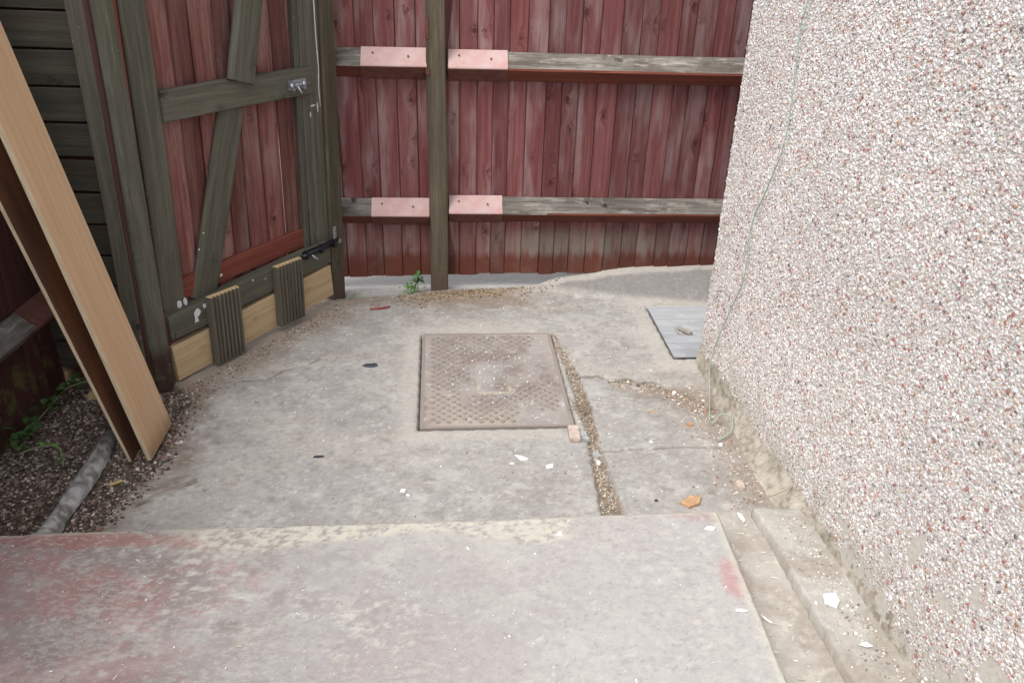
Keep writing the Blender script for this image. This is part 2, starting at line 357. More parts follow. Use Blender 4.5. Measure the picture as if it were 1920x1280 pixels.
SLOT_L = np.array([(1.70, .268), (1.787, .262), (2.009, .252), (2.21, .240), (2.389, .221), (2.591, .196), (2.75, .17), (2.88, .15)])
SLOT_R = np.array([(1.70, .34), (1.802, .323), (1.959, .303), (2.094, .287), (2.341, .272), (2.555, .243), (2.756, .183), (2.88, .155)])
slotL = lambda y: np.interp(y, SLOT_L[:, 0], SLOT_L[:, 1]); slotR = lambda y: np.interp(y, SLOT_R[:, 0], SLOT_R[:, 1])
CRACK = [(.20, 2.556), (.26, 2.535), (.309, 2.548), (.36, 2.522), (.421, 2.526), (.46, 2.502), (.504, 2.512), (.56, 2.475), (.616, 2.45), (.64, 2.40), (.69, 2.36)]
JOINT = [(.281, 2.085), (.33, 2.082), (.373, 2.096), (.45, 2.10), (.524, 2.116), (.66, 2.12)]
CRACK_L = [(-1.0, 2.40), (-.92, 2.43), (-.845, 2.445), (-.80, 2.51), (-.74, 2.55), (-.695, 2.60)]
CRACK_S = [(-1.02, 1.735), (-.985, 1.756), (-.921, 1.818), (-.88, 1.862)]
MH = (-.068, 2.515, math.radians(5.6), .250, .330)       # manhole cover: centre, turn, half sizes
M2 = (.845, 2.945, math.radians(5.8), .262, .226)
def rectloc(x, y, R):
    c, s = math.cos(R[2]), math.sin(R[2]); dx, dy = x-R[0], y-R[1]; return dx*c+dy*s, -dx*s+dy*c
def edge_soil(y): return np.interp(y, [1.5, 1.654, 1.8, 1.938, 2.05, 2.2, 2.33, 2.42], [-1.10, -1.068, -1.045, -1.01, -1.02, -1.045, -1.07, -1.2])
def yard_edge(x): return np.interp(x, [-1.5, -.9, -.70, -.463, -.284, -.078, .10, .30, .7, 1.3], [3.15, 3.10, 3.13, 3.19, 3.25, 3.29, 3.33, 3.46, 3.50, 3.56])
def ramp_z(x, y): return .098*sst(x, .02, .50)*sst(y, 3.20-.05*sst(x, .3, .9), 3.43)
def yard_height(x, y):
    z = (fbm(x*2.2, y*2.2, 3, 5)-.5)*.012 + (fbm(x*14, y*14, 4, 9)-.5)*.0045 + (fbm(x*70, y*70, 3, 2)-.5)*.0022
    z = z+ramp_z(x, y)
    jit = (fbm(x*45, y*45, 3, 21)-.5)*.016
    inl = sst(x-slotL(y)+jit, -.004, .006)*sst(slotR(y)-x+jit, -.004, .006)*(y < 2.86)
    z = z-.016*inl
    dc = polydist(x, y, CRACK)+jit*.5; z = z-.016*sst(dc, .011, .003)
    z = z-.012*sst(dc, .13, .01)*(y < 2.545-.2*(x-.2))*sst(x, .25, .4)      # broken, sunken lip in front of the crack
    z = z-.006*sst(polydist(x, y, JOINT)+jit*.3, .006, .001)
    z = z-.003*sst(polydist(x, y, CRACK_L)+jit*.35, .005, .001)-.003*sst(polydist(x, y, CRACK_S)+jit*.3, .004, .001)
    a, b = rectloc(x, y, MH); z = z*(1-.85*sst(np.maximum(np.abs(a)-MH[3], np.abs(b)-MH[4]), .12, .01)); a, b = rectloc(x, y, M2); z = z*(1-.9*sst(np.maximum(np.abs(a)-M2[3], np.abs(b)-M2[4]), .12, .01))
    a, b = rectloc(x, y, MH); rec = sst(np.maximum(np.abs(a)-MH[3], np.abs(b)-MH[4]), .006, -.001); z = z*(1-rec)+rec*-.03
    a, b = rectloc(x, y, M2); rec = sst(np.maximum(np.abs(a)-M2[3], np.abs(b)-M2[4]), .005, -.001); z = z*(1-rec)+rec*-.02
    # soil bed sinks a little on the left
    so = sst(edge_soil(y)-x+jit*2.5, -.01, .03)*(y < 2.45); z = z-.018*so
    return z
def yard_color(x, y):
    n1 = fbm(x*1.7, y*1.7, 5, 31); n2 = fbm(x*5, y*6, 5, 41, .62); n3 = fbm(x*26, y*30, 4, 51, .65); n4 = fbm(x*2.2, y*9, 5, 77, .6)
    c = np.tile(np.array([.338, .328, .312]), x.shape+(1,))
    c = cmix(c, (.43, .415, .39), sst(n2, .5, .68)*.5)
    c = cmix(c, (.28, .262, .245), sst(n1, .52, .68)*.4)
    c = cmix(c, (.41, .375, .335), sst(n4, .53, .66)*.55)
    c = cmix(c, (.50, .485, .455), sst(n3, .6, .76)*.5)
    c = cmix(c, (.23, .21, .195), sst(n3, .42, .28)*.45)
    n5 = fbm(x*75, y*85, 3, 57, .7); c = cmix(c, (.22, .20, .18), sst(n5, .36, .22)*.55); c = cmix(c, (.58, .56, .53), sst(n5, .68, .80)*.55)
    n6 = fbm(x*11, y*15, 5, 58, .68); c = cmix(c, (.25, .23, .21), sst(n6, .56, .66)*.22); c = cmix(c, (.46, .45, .43), sst(n6, .42, .33)*.4)
    # dirt along the gate foot, soil edge, wall foot, post foot
    gd = polydist(x, y, [(-1.13, 2.33), (-.74, 3.07)]); d = sst(gd+(n3-.5)*.16+(n2-.5)*.12, .2, .05)
    c = cmix(c, (.27, .215, .165), d*.75)
    sd_ = x-edge_soil(y); d = sst(sd_+(n3-.5)*.2+(n2-.5)*.14, .16, -.02)*(y < 2.5); c = cmix(c, (.17, .125, .095), d*.8)
    wd = .69+.133*(2.65-y)-x; d = sst(wd+(n3-.5)*.14+(n2-.5)*.2, .26, .03)*sst(y, 1.75, 1.9)*sst(y, 2.62, 2.4); c = cmix(c, (.26, .21, .165), d*.7)
    pd = np.hypot((x+.2)*.7, (y-3.17)*2.2); d = sst(pd+(n3-.5)*.25+(n2-.5)*.25, .33, .10); c = cmix(c, (.24, .185, .14), d*.75)
    # litter slot, cracks
    jit = (n3-.5)*.02
    inl = sst(x-slotL(y)+jit, -.006, .006)*sst(slotR(y)-x+jit, -.006, .006)*(y < 2.87); c = cmix(c, (.20, .16, .125), inl)
    dc = polydist(x, y, CRACK); c = cmix(c, (.10, .08, .06), sst(dc+jit, .012, .004)*.9)
    c = cmix(c, (.25, .20, .155), sst(dc+(n3-.5)*.1, .12, .02)*.6*(y < 2.56-.2*(x-.2))*sst(x, .3, .45))
    c = cmix(c, (.16, .13, .10), sst(polydist(x, y, JOINT)+jit*.4, .006, .001)*.8)
    c = cmix(c, (.17, .14, .11), sst(polydist(x, y, CRACK_L)+jit*.5, .006, .001)*.7+sst(polydist(x, y, CRACK_S)+jit*.5, .005, .001)*.6)
    # pale cement collar round the iron cover and the steel lid
    a, b = rectloc(x, y, MH); dm = np.maximum(np.abs(a)-MH[3], np.abs(b)-MH[4])
    c = cmix(c, (.47, .445, .40), sst(np.abs(dm-.035)+(n3-.5)*.07, .045, .012)*.55*(a < .2)); c = cmix(c, (.20, .16, .13), sst(dm, .006, .001))
    a, b = rectloc(x, y, M2); dm = np.maximum(np.abs(a)-M2[3], np.abs(b)-M2[4])
    c = cmix(c, (.48, .45, .40), sst(np.abs(dm-.04)+(n3-.5)*.08, .06, .015)*.55); c = cmix(c, (.24, .23, .22), sst(dm, .004, .001))
    # smoother darker cement on the ramp, pale broken lip at its top
    rz = ramp_z(x, y); c = cmix(c, (.20, .19, .182), sst(rz, .003, .02)*.85*sst(n2, .2, .4))
    lip = sst(FY(x)-.005-y+(n3-.5)*.03, .03, .012)*sst(x, .02, .12); c = cmix(c, (.46, .43, .39), lip*.7)
    so = sst(edge_soil(y)-x+(n3-.5)*.05, -.01, .03)*(y < 2.45); c = cmix(c, (.085, .06, .045), so)
    bey = sst(y-yard_edge(x)+(n3-.5)*.012, -.002, .006); c = cmix(c, (.42, .40, .375), bey*.8)
    return c
def heightfield(name, xs, ys, hf, cf, keep=None):
    X, Y = np.meshgrid(xs, ys); Z = hf(X, Y); Cc = cf(X, Y)
    nx, ny = len(xs), len(ys); I = np.arange(nx*ny).reshape(ny, nx)
    Q = np.stack([I[:-1, :-1], I[:-1, 1:], I[1:, 1:], I[1:, :-1]], -1).reshape(-1, 4)
    return X, Y, Z, Cc, Q
xs = np.concatenate([np.arange(-2.3, -1.55, .05), np.arange(-1.55, 1.12, .0065), np.arange(1.12, 2.3, .06)])
ys = np.concatenate([np.arange(1.44, 3.62, .0065), np.arange(3.62, 6.0, .08)])
def yh(x, y):
    z = yard_height(x, y); e = sst(y-yard_edge(x)+(fbm(x*30, y*30, 3, 8)-.5)*.02, -.004, .008)
    return z*(1-e)+e*(-.014+(fbm(x*60, y*60, 3, 6)-.5)*.003)
X, Y, Z, Cc, Q = heightfield('yard', xs, ys, yh, yard_color)
cx = X.ravel()[Q].mean(1); cy = Y.ravel()[Q].mean(1)
mid = (slotL(cy)+slotR(cy))/2
crk = np.interp(cx, [p[0] for p in CRACK], [p[1] for p in CRACK]); jnt = np.interp(cx, [p[0] for p in JOINT], [p[1] for p in JOINT])
right = (cx > mid) & (cy < 2.86)
reg = np.zeros(len(Q), int)
reg[right & (cy > crk)] = 0; reg[right & (cy <= crk) & (cy > jnt)] = 1; reg[right & (cy <= jnt)] = 2
reg[cy > yard_edge(cx)] = 3
reg[(cx < edge_soil(cy)-.005) & (cy < 2.45)] = 4
VV = np.stack([X.ravel(), Y.ravel(), Z.ravel()], 1); CCf = Cc.reshape(-1, 3)
for r_, (nm, lab) in enumerate([('concrete_slab', None), ('concrete_slab', None), ('concrete_slab', None), ('paving_beyond_fence', None), ('soil_bed', None)]):
    q = Q[reg == r_]; u, inv = np.unique(q, return_inverse=True)
    link(nm, npmesh(nm, VV[u], inv.reshape(-1, 4), CCf[u], True), ground, mats=('concrete',))

# channel between step and wall (lower level, to the right of the step)
def ch_h(x, y): return .008+(fbm(x*9, y*9, 4, 12)-.5)*.007+(fbm(x*60, y*60, 3, 13)-.5)*.003
def ch_c(x, y):
    n2 = fbm(x*7, y*7, 5, 61, .6); n3 = fbm(x*40, y*40, 4, 62, .65)
    c = np.tile(np.array([.40, .37, .33]), x.shape+(1,)); c = cmix(c, (.46, .435, .39), sst(n2, .48, .66)*.7); c = cmix(c, (.31, .27, .225), sst(n2, .5, .34)*.6)
    return cmix(c, (.54, .51, .46), sst(n3, .6, .75)*.6)
xs = np.arange(.50, 1.10, .006); ys = np.concatenate([np.arange(-1.5, .7, .06), np.arange(.7, 1.80, .006)])
X, Y, Z, Cc, Q = heightfield('channel', xs, ys, ch_h, ch_c)
link('drain_channel_floor', npmesh('drain_channel_floor', np.stack([X.ravel(), Y.ravel(), Z.ravel()], 1), Q, Cc.reshape(-1, 3), True), ground, mats=('concrete',))

# ------------------------------------------------------------------ STEP (raised painted platform)
STZ = .10
def step_edge_y(x): return 1.509+(x+1.21)*.1009
def step_edge_x(y): return .545+(1.686-y)*.0636
def step_color(x, y):
    n1 = fbm(x*1.9, y*2.4, 5, 101); n2 = fbm(x*6, y*7, 5, 111, .62); n3 = fbm(x*38, y*60, 4, 121, .68); n4 = fbm(x*90, y*140, 3, 131, .7)
    c = np.tile(np.array([.362, .350, .338]), x.shape+(1,))
    c = cmix(c, (.30, .245, .24), sst(n1, .48, .64)*.45)
    c = cmix(c, (.30, .30, .315), sst(n2, .5, .68)*.5)
    lf = sst(x, -.25, -.8); c = cmix(c, (.225, .175, .165), lf*.7*sst(n2, .28, .5))
    # bare cement showing through the paint
    c = cmix(c, (.42, .40, .355), sst(n2+(n3-.5)*.6+(n4-.5)*.4, .58, .74)*.5)
    c = cmix(c, (.46, .445, .41), sst(fbm(x*3.1, y*2.2, 4, 141)+(n3-.5)*.3, .56, .68)*.5*sst(x, -.7, -.2))
    # red paint left on the far corner and one patch by the channel
    rp = sst(np.hypot((x+1.0)/.36, (y-1.36)/.15)+(n2-.5)*2.4+(n3-.5)*1.5, 1.0, .45); c = cmix(c, (.33, .155, .145), rp*.62*np.clip(.3+sst(n3+n4*.5, .5, .85), 0, 1))
    rp = sst(np.hypot((x+.9)/.3, (y-1.08)/.12)+(n2-.5)*2.6+(n3-.5)*1.4, 1.0, .4); c = cmix(c, (.30, .15, .145), rp*.45)
    c = cmix(c, (.21, .175, .165), sst(fbm(x*9, y*12, 5, 191, .68), .55, .68)*.55*sst(x, -.1, -.7))
    c = cmix(c, (.50, .485, .44), sst(fbm(x*34, y*60, 4, 192, .72), .54, .68)*.75*sst(fbm(x*2.6, y*4.2, 4, 193), .50, .64))
    c = cmix(c, (.42, .412, .40), sst(x, -.35, .25)*.5)
    rp = sst(np.hypot((x+1.05)/.35, (y-1.50)/.045)+(n2-.5)*1.2+(n3-.5)*.6, 1.0, .6); c = cmix(c, (.32, .13, .115), rp*.6)
    rp = sst(np.hypot((x-.535)/.055, (y-1.46)/.09)+(n2-.5)*.9+(n3-.5)*.3, 1.0, .5); c = cmix(c, (.43, .235, .235), rp*.7)
    rp = sst(np.hypot((x-.5)/.12, (y-1.66)/.03)+(n2-.5)*.9, 1.0, .5); c = cmix(c, (.36, .25, .25), rp*.5)
    # worn pale strip along the nosing
    d = step_edge_y(x)-y; wdt = .085+.05*(fbm(x*5, y*0, 3, 151)-.5)+.02*np.sin(x*7)
    st = sst(d+(n3-.5)*.035+(n2-.5)*.03, wdt, wdt-.025)*sst(x, -.93, -.60)*sst(x, .20, .13)
    flake = sst(n4*.55+n3*.45, .42, .54)
    c = cmix(c, (.53, .51, .425), st*np.clip(.2+.8*flake, 0, 1)*.85)
    c = cmix(c, (.27, .24, .225), st*sst(n4*.5+n3*.5, .44, .36)*.6)
    c = cmix(c, (.52, .49, .42), sst(d, .018, .006)*.75*sst(n3, .25, .45))
    dr = step_edge_x(y)-x; c = cmix(c, (.52, .50, .43), sst(dr+(n3-.5)*.02, .03, .008)*.65)
    c = cmix(c, (.24, .225, .215), sst(n4, .3, .2)*.5)
    c = cmix(c, (.57, .55, .53), sst(n4, .72, .84)*.45)
    return c
def build_step():
    a = np.concatenate([np.linspace(-2.4, -1.25, 16)[:-1], np.arange(-1.25, .46, .005)])         # x up to .46, then a strip snapped to the edge
    b = np.concatenate([np.arange(0, .62, .005), np.linspace(.62, 3.0, 30)])                    # distance back from the nosing
    u = np.linspace(0, 1, 28); rows = []
    for bb in b:
        x0 = a; x1 = None
        ye = 1.68-bb; xe = step_edge_x(ye); xr = .46+(xe-.46)*u[1:]
        x = np.concatenate([a, xr]); y = step_edge_y(x)-bb; rows.append((x, y))
    X = np.array([r[0] for r in rows]); Y = np.array([r[1] for r in rows])
    jx = (fbm(X*30, Y*30, 4, 161)-.5)
    chp = sst(fbm(X[0]*18, X[0]*0, 4, 162, .6), .58, .72); Y[0] += jx[0]*.014-chp*.007; Y[1] -= chp*.004; Y[0] = np.maximum(Y[0], Y[1]+.002); X[:, -1] += jx[:, -1]*.010
    Z = STZ+(fbm(X*3, Y*3, 3, 171)-.5)*.006+(fbm(X*40, Y*40, 4, 181)-.5)*.0018
    Z[0] -= .006; Z[1] -= .0015; Z[:, -1] -= .006; Z[:, -2] -= .0015
    Cc = step_color(X, Y); ny, nx = X.shape
    V = np.stack([X, Y, Z], -1).reshape(-1, 3); I = np.arange(nx*ny).reshape(ny, nx)
    Q = np.stack([I[1:, :-1], I[1:, 1:], I[:-1, 1:], I[:-1, :-1]], -1).reshape(-1, 4)
    # risers: front (row 0) and right (last column)
    fr = V[I[0]].copy(); fr[:, 2] = -.05; ri = V[I[:, -1]].copy(); ri[:, 2] = -.05; ri[:, 0] -= .004
    n0 = len(V); V = np.vstack([V, fr, ri]); Cf = np.vstack([Cc.reshape(-1, 3), np.tile([.36, .34, .30], (len(fr)+len(ri), 1))])
    jf = np.arange(nx-1); q1 = np.stack([I[0, jf], I[0, jf+1], n0+jf+1, n0+jf], -1)
    jr = np.arange(ny-1); n1 = n0+nx; q2 = np.stack([I[jr+1, -1], n1+jr+1, n1+jr, I[jr, -1]], -1)
    return npmesh('step', V, np.vstack([Q, q1, q2]), Cf, True)
step = tag(link('raised_step', build_step(), mats=('steptop',)), 'raised concrete step with worn grey and red paint', 'step', kind='structure')

# ------------------------------------------------------------------ HOUSE WALL
WX = lambda y: .69+.133*(2.65-y)          # rendered face
wt = np.array([-.133, 1, 0]); wt /= np.linalg.norm(wt); wnrm = np.array([-1, -.133, 0]); wnrm /= np.linalg.norm(wnrm)
wall = thing('house_wall', (.69, 2.65, 0), 'pebbledashed house wall with bare render patches at its foot', 'wall')
def wall_body():
    ysv = [2.65, 2.0, 1.5, 1.0, .5, 0, -1.2]; v = []; f = []
    for y in ysv:
        for z in (-.05, 2.6): v.append((WX(y), y, z))
    n = len(ysv)
    for i in range(n-1): f.append((2*i, 2*i+1, 2*i+3, 2*i+2))
    b = len(v); v += [(2.2, 2.80, -.05), (2.2, 2.80, 2.6), (2.3, -1.2, -.05), (2.3, -1.2, 2.6)]
    f += [(1, 0, b, b+1), (b+1, b, b+2, b+3), (2*n-2, 2*n-1, b+3, b+2), tuple([2*i+1 for i in range(n)][::-1]+[b+1, b+3][:2])]
    return pymesh('render', v, f)
link('render_coat', wall_body(), wall, mats=('mortar',))
def peb_low(y): return np.interp(y, [.6, 1.0, 1.204, 1.275, 1.339, 1.403, 1.461, 1.571, 1.728, 1.986, 2.194, 2.481, 2.65], [.05, .05, .052, .073, .093, .109, .102, .085, .072, .057, .051, .075, .07])
def pebbles():
    P = []
    for cell, rr, hh in ((.0052, (.0020, .0037), (.28, .6)), (.0104, (.0032, .0060), (.32, .62))):
        gy = np.arange(.78, 2.655, cell); gz = np.arange(.03, 1.50, cell); A, B = np.meshgrid(gy, gz)
        A = A.ravel()+rng.uniform(-.6, .6, A.size)*cell; B = B.ravel()+rng.uniform(-.6, .6, B.size)*cell
        # only where the stretch seen from the yard is close enough to read single stones
        keep = (A < 2.652) & (B > .03)
        A, B = A[keep], B[keep]
        low = peb_low(A); n = fbm(A*22, B*22, 4, 201, .6); m = fbm(A*7, B*7, 4, 211)
        bare = (B < low+(n-.5)*.07)
        fall = sst(B-low, .42, .0)*sst(A, 2.2, 1.2)                 # more stones lost near the foot and the near end
        bare |= (m+(n-.5)*.9) > (1.05-.42*fall)
        big = np.hypot((A-1.02)/.09, (B-.235)/.05)+(n-.5)*1.2 < .9
        for (py, pz, ry, rz) in ((1.337, .30, .022, .05), (1.224, .255, .03, .028), (1.30, .16, .03, .03), (1.42, .20, .015, .03), (1.16, .34, .02, .03), (1.27, .36, .012, .02), (1.12, .16, .03, .02)): big |= np.hypot((A-py)/ry, (B-pz)/rz)+(n-.5)*1.8 < .8
        bare |= big
        # thinning stones at the foot
        thin = rng.random(len(A)) < .55*sst(B-low, .10, .0)*sst(A, 1.9, 1.3)
        k = ~(bare | thin)
        A, B = A[k], B[k]; r = rng.uniform(*rr, len(A)); h = r*rng.uniform(*hh, len(A))
        P.append((A, B, r, h))
    for (ya, yb, za, zb) in ((.15, .79, .05, 1.75), (.79, 2.65, 1.49, 1.75)):        # coarser beyond the part that is seen close
        A, B = np.meshgrid(np.arange(ya, yb, .0088), np.arange(za, zb, .0088)); A = A.ravel()+rng.uniform(-.004, .004, A.size); B = B.ravel()+rng.uniform(-.004, .004, B.size)
        r = rng.uniform(.004, .0062, len(A)); P.append((A, B, r, r*rng.uniform(.3, .6, len(A))))
    A = np.concatenate([p[0] for p in P]); B = np.concatenate([p[1] for p in P]); r = np.concatenate([p[2] for p in P]); h = np.concatenate([p[3] for p in P])
    C = np.stack([WX(A), A, B], 1); n = len(C); Nn = np.tile(wnrm, (n, 1)); T = np.tile(wt, (n, 1))
    # a strip round the far corner
    m = 2600; cz = rng.uniform(.06, 1.62, m); cxx = rng.uniform(.69, .78, m)
    C2 = np.stack([cxx, 2.65+(cxx-.69)*.1, cz], 1); N2 = np.tile([-.1, 1., 0], (m, 1)); T2 = np.tile([1., .1, 0], (m, 1))
    C = np.vstack([C, C2]); Nn = np.vstack([Nn, N2]); T = np.vstack([T, T2]); r = np.concatenate([r, rng.uniform(.003, .0065, m)]); h = np.concatenate([h, rng.uniform(.003, .006, m)])
    # tilt each stone a little
    Nn = Nn+rng.normal(0, .26, Nn.shape); Nn /= np.linalg.norm(Nn, axis=1)[:, None]; T = T-(T*Nn).sum(1)[:, None]*Nn; T /= np.linalg.norm(T, axis=1)[:, None]
    col = palette(len(C), [(.74, .725, .72), (.62, .59, .575), (.50, .46, .445), (.56, .48, .41), (.36, .17, .14), (.52, .33, .25), (.17, .15, .15), (.38, .36, .36), (.52, .41, .39)],
                  [34, 25, 13, 4, 5.5, 2.4, 2.0, 6, 10], .12)
    lo = fbm(C[:, 1]*3.1, C[:, 2]*3.1, 4, 261); col = col*(.86+.26*lo)[:, None]
    gr_ = sst(C[:, 2]-peb_low(C[:, 1]), .16, .0)*sst(fbm(C[:, 1]*11, C[:, 2]*11, 4, 262), .36, .6)*.5; col = cmix(col, (.34, .32, .26), gr_)
    return chips('pebbledash', C, Nn, T, r, h, col, 5, .35)
pe = link('pebbledash', pebbles(), wall, mats=('stone',)); pe['kind'] = 'stuff'
# cement fillet along the wall foot
def fillet():
    ysv = np.arange(.75, 2.66, .006); v = []; c = []
    prof = [(t_**1.3, 1-1.2*t_) for t_ in np.linspace(0, 1, 17)]
    for i, y in enumerate(ysv):
        w = np.interp(y, [.4, 1.245, 1.49, 1.66, 1.76, 1.80, 1.98, 2.2, 2.44, 2.66], [.012, .012, .012, .016, .028, .062, .06, .04, .02, .015])
        hh = peb_low(y)+.03
        for a, b in prof:
            n = float(fbm(np.array(y*30), np.array(b*hh*30+9), 4, 221, .7))-.5
            v.append((WX(y)+.004-(w+.004)*a+n*.018, y+a*0, b*hh+n*.008))
            n2 = float(fbm(np.array(y*14), np.array(b*hh*14+5), 4, 231))
            cc = np.array([.44, .40, .33]); g = np.clip((n2-.40)*4, 0, 1)*np.clip(.25+b, 0, 1)
            cc = cc*(1-g*.7)+np.array([.25, .235, .165])*g*.7
            n3 = float(fbm(np.array(y*60), np.array(b*hh*90+3), 4, 241, .75)); k = np.clip((n3-.50)*6, 0, 1)*.75
            cc = cc*(1-k)+np.array([.22, .18, .145])*k; k = np.clip((.42-n3)*8, 0, 1)*.6; cc = cc*(1-k)+np.array([.55, .51, .46])*k
            c.append(cc)
    k = len(prof); n = len(ysv); I = np.arange(n*k).reshape(n, k)
    Q = np.stack([I[:-1, :-1], I[:-1, 1:], I[1:, 1:], I[1:, :-1]], -1).reshape(-1, 4)
    return npmesh('wall_foot_fillet', v, Q, np.array(c), True)
link('wall_foot_fillet', fillet(), wall, mats=('concrete',))

# raised kerb slab between the channel and the wall
def kerb():
    ysv = np.concatenate([np.arange(-1.4, .7, .1), np.arange(.7, 1.783, .006)])[::-1]
    lx = np.interp(ysv, [-1.4, .5, 1.212, 1.421, 1.620, 1.780], [1.02, .815, .744, .719, .697, .670])
    u = np.linspace(0, 1, 26); rx = np.array([WX(y) for y in ysv])+.01
    X = lx[:, None]+(rx-lx)[:, None]*u; Y = np.repeat(ysv[:, None], 26, 1)
    X[:, 0] += (fbm(ysv*30, ysv*0, 4, 251)-.5)*.012
    Y[0] += (fbm(X[0]*40, X[0]*0, 3, 252)-.5)*.008
    Z = .043+(fbm(X*12, Y*12, 4, 253)-.5)*.008+(fbm(X*70, Y*70, 3, 254)-.5)*.002; Z[:, 0] -= .005; Z[0] -= .004
    n2 = fbm(X*8, Y*8, 5, 255, .6); n3 = fbm(X*45, Y*45, 4, 256, .65)
    Cc = np.tile(np.array([.40, .38, .345]), X.shape+(1,)); Cc = cmix(Cc, (.48, .455, .41), sst(n2, .5, .66)*.7); Cc = cmix(Cc, (.29, .25, .20), sst(n2, .48, .34)*.6); Cc = cmix(Cc, (.55, .53, .5), sst(n3, .62, .75)*.5)
    ny, nx = X.shape; I = np.arange(nx*ny).reshape(ny, nx); V = np.stack([X, Y, Z], -1).reshape(-1, 3)
    Q = np.stack([I[1:, :-1], I[1:, 1:], I[:-1, 1:], I[:-1, :-1]], -1).reshape(-1, 4)
    le = V[I[:, 0]].copy(); le[:, 2] = -.02; fr = V[I[0]].copy(); fr[:, 2] = -.03; n0 = len(V); n1 = n0+ny
    V = np.vstack([V, le, fr]); Cf = np.vstack([Cc.reshape(-1, 3), np.tile([.30, .265, .22], (ny+nx, 1))])
    j = np.arange(ny-1); q1 = np.stack([I[j, 0], n0+j, n0+j+1, I[j+1, 0]], -1); j = np.arange(nx-1); q2 = np.stack([I[0, j], I[0, j+1], n1+j+1, n1+j], -1)
    return npmesh('kerb_slab', V, np.vstack([Q, q1, q2]), Cf, True)
tag(link('kerb', kerb(), mats=('concrete',)), kind='structure')

# ------------------------------------------------------------------ BACK FENCE
FD = Vector((1, .085, 0)).normalized(); FN = Vector((.085, -1, 0)).normalized()
def fp(x, z, out=0.0): return Vector((x, FY(x), z))+FN*out
fence = thing('wooden_fence', fp(-.32, 0), 'red stained closeboard fence with weathered grey rails behind the yard', 'fence')
def fbottom(x): return float(np.interp(x, [-.8, -.4, -.25, .1, .5, .86, 1.6], [.040, .042, .052, .052, .062, .098, .11]))
edges = []
x = -.865
while x < -.31: edges.append((x, .078+random.uniform(-.006, .008))); x = edges[-1][0]+edges[-1][1]
x = -.30
while x < 1.62: edges.append((x, .0715+random.uniform(-.011, .011))); x = edges[-1][0]+edges[-1][1]
for (bx, w) in edges:
    W = w+.016                                    # tongue laps under the next board
    xr = w-W/2-.0022; tl = random.uniform(-.002, .002)
    sec = [(-W/2, -.0055), (-W/2+.002, -.0085+tl), (xr-.002, -.0085-tl), (xr, -.0055), (xr, .0), (W/2, .0), (W/2, .004), (-W/2+.02, .004), (-W/2+.02, -.001), (-W/2, -.001)]
    zb = fbottom(bx)+random.choice([-.004, 0, 0, .003, .006])
    lean = random.uniform(-.002, .002)
    po = -.0125+random.uniform(-.0015, .0015); A = fp(bx+W/2, zb, po); B = fp(bx+W/2+lean, 1.78+random.uniform(-.004, .004), po)
    plank('fence_board', fence, A, B, W, .01, 'fence', FN, sec=sec, seg=5, wob=.0006, endjit=.0012)
def arris(x0, x1, ztop, nm='rail', sag=0.0, par=None):
    L = x1-x0; seg = 14; v = []; f = []
    for i in range(seg+1):
        t = i/seg; z = sag*math.sin(math.pi*t)
        j = [random.uniform(-.0012, .0012) for _ in range(6)]
        for (o, dz) in ((0.001, 0), (.054+j[0], -.052+j[1]), (.056+j[2], -.060+j[3]), (0.001, -.108)):
            p = fp(x0+L*t, ztop+z+dz, o)-fp(x0, ztop)
            v.append((p.dot(FD), p.dot(-FN), p.z))
    for i in range(seg):
        for k in range(3): f.append((i*4+k, (i+1)*4+k, (i+1)*4+k+1, i*4+k+1))
        f.append((i*4+3, (i+1)*4+3, (i+1)*4, i*4))
    f += [(0, 1, 2, 3), (seg*4+3, seg*4+2, seg*4+1, seg*4)]
    # grain axis of the wood material is Z: store as rotated mesh
    v2 = [(b[2], b[1], b[0]) for b in v]; me = pymesh(nm, v2, [tuple(reversed(q)) for q in f])
    for p in me.polygons: p.material_index = 1 if (p.center.x < -.058 and abs(p.normal.z) < .8) else 0
    mw = frame(fp(x0, ztop), Vector((0, 0, 1)), -FN, FD)
    return link(nm, me, fence if par is None else par, mw, ('railtop', 'railred'))
rails = [arris(-.80, -.362, .985), arris(-.284, 1.62, .982, sag=-.006), arris(-.80, -.362, .392), arris(-.284, 1.62, .405, sag=-.004)]
def bracket(x0, x1, ztop, rail, flange):
    v = []; f = []; prof = [(.003, .004), (.057, -.049), (.0605, -.0545), (.0605, -.0585), (.058, -.063), (.003, -.113)]
    for x in (x0, x1):
        for (o, dz) in prof: v.append(fp(x, ztop+dz, o))
    k = len(prof)
    for i in range(k-1): f.append((i, k+i, k+i+1, i+1))
    me = pymesh('rail_bracket', [p-fp(x0, ztop) for p in v], f)
    for p in me.polygons: p.material_index = 1 if p.center.z < -.06 else 0
    b = link('rail_bracket', me, rail, Matrix.Translation(fp(x0, ztop)), ('pinkpaint', 'bracketlow'))
    sol = b.modifiers.new('thick', 'SOLIDIFY'); sol.thickness = .002; sol.offset = 1
    for (fx, fo, fz) in ((.18, .02, -.012), (.72, .03, -.025), (.3, .035, -.085), (.8, .02, -.098)):
        xx = x0+(x1-x0)*fx; up = fz > -.05; nn = (FN+Vector((0, 0, 1 if up else -1))).normalized()
        me = pymesh('screw', [(math.cos(a)*.0042, math.sin(a)*.0042, h) for h in (0, .002) for a in [i*math.pi/4 for i in range(8)]], [tuple(range(7, -1, -1)), tuple(range(8, 16))]+[(i, (i+1) % 8, 8+(i+1) % 8, 8+i) for i in range(8)])
        off = .0045
        base = fp(xx, ztop+(-.049*fo/.054 if up else -.113+.05*fo/.055), fo+.002)+nn*off
        link('bracket_screw', me, rail, Matrix.Translation(base) @ nn.to_track_quat('Z', 'Y').to_matrix().to_4x4(), ('bracketlow',))
bracket(-.612, -.364, .985, rails[0], 1); bracket(-.282, -.055, .982, rails[1], 0)
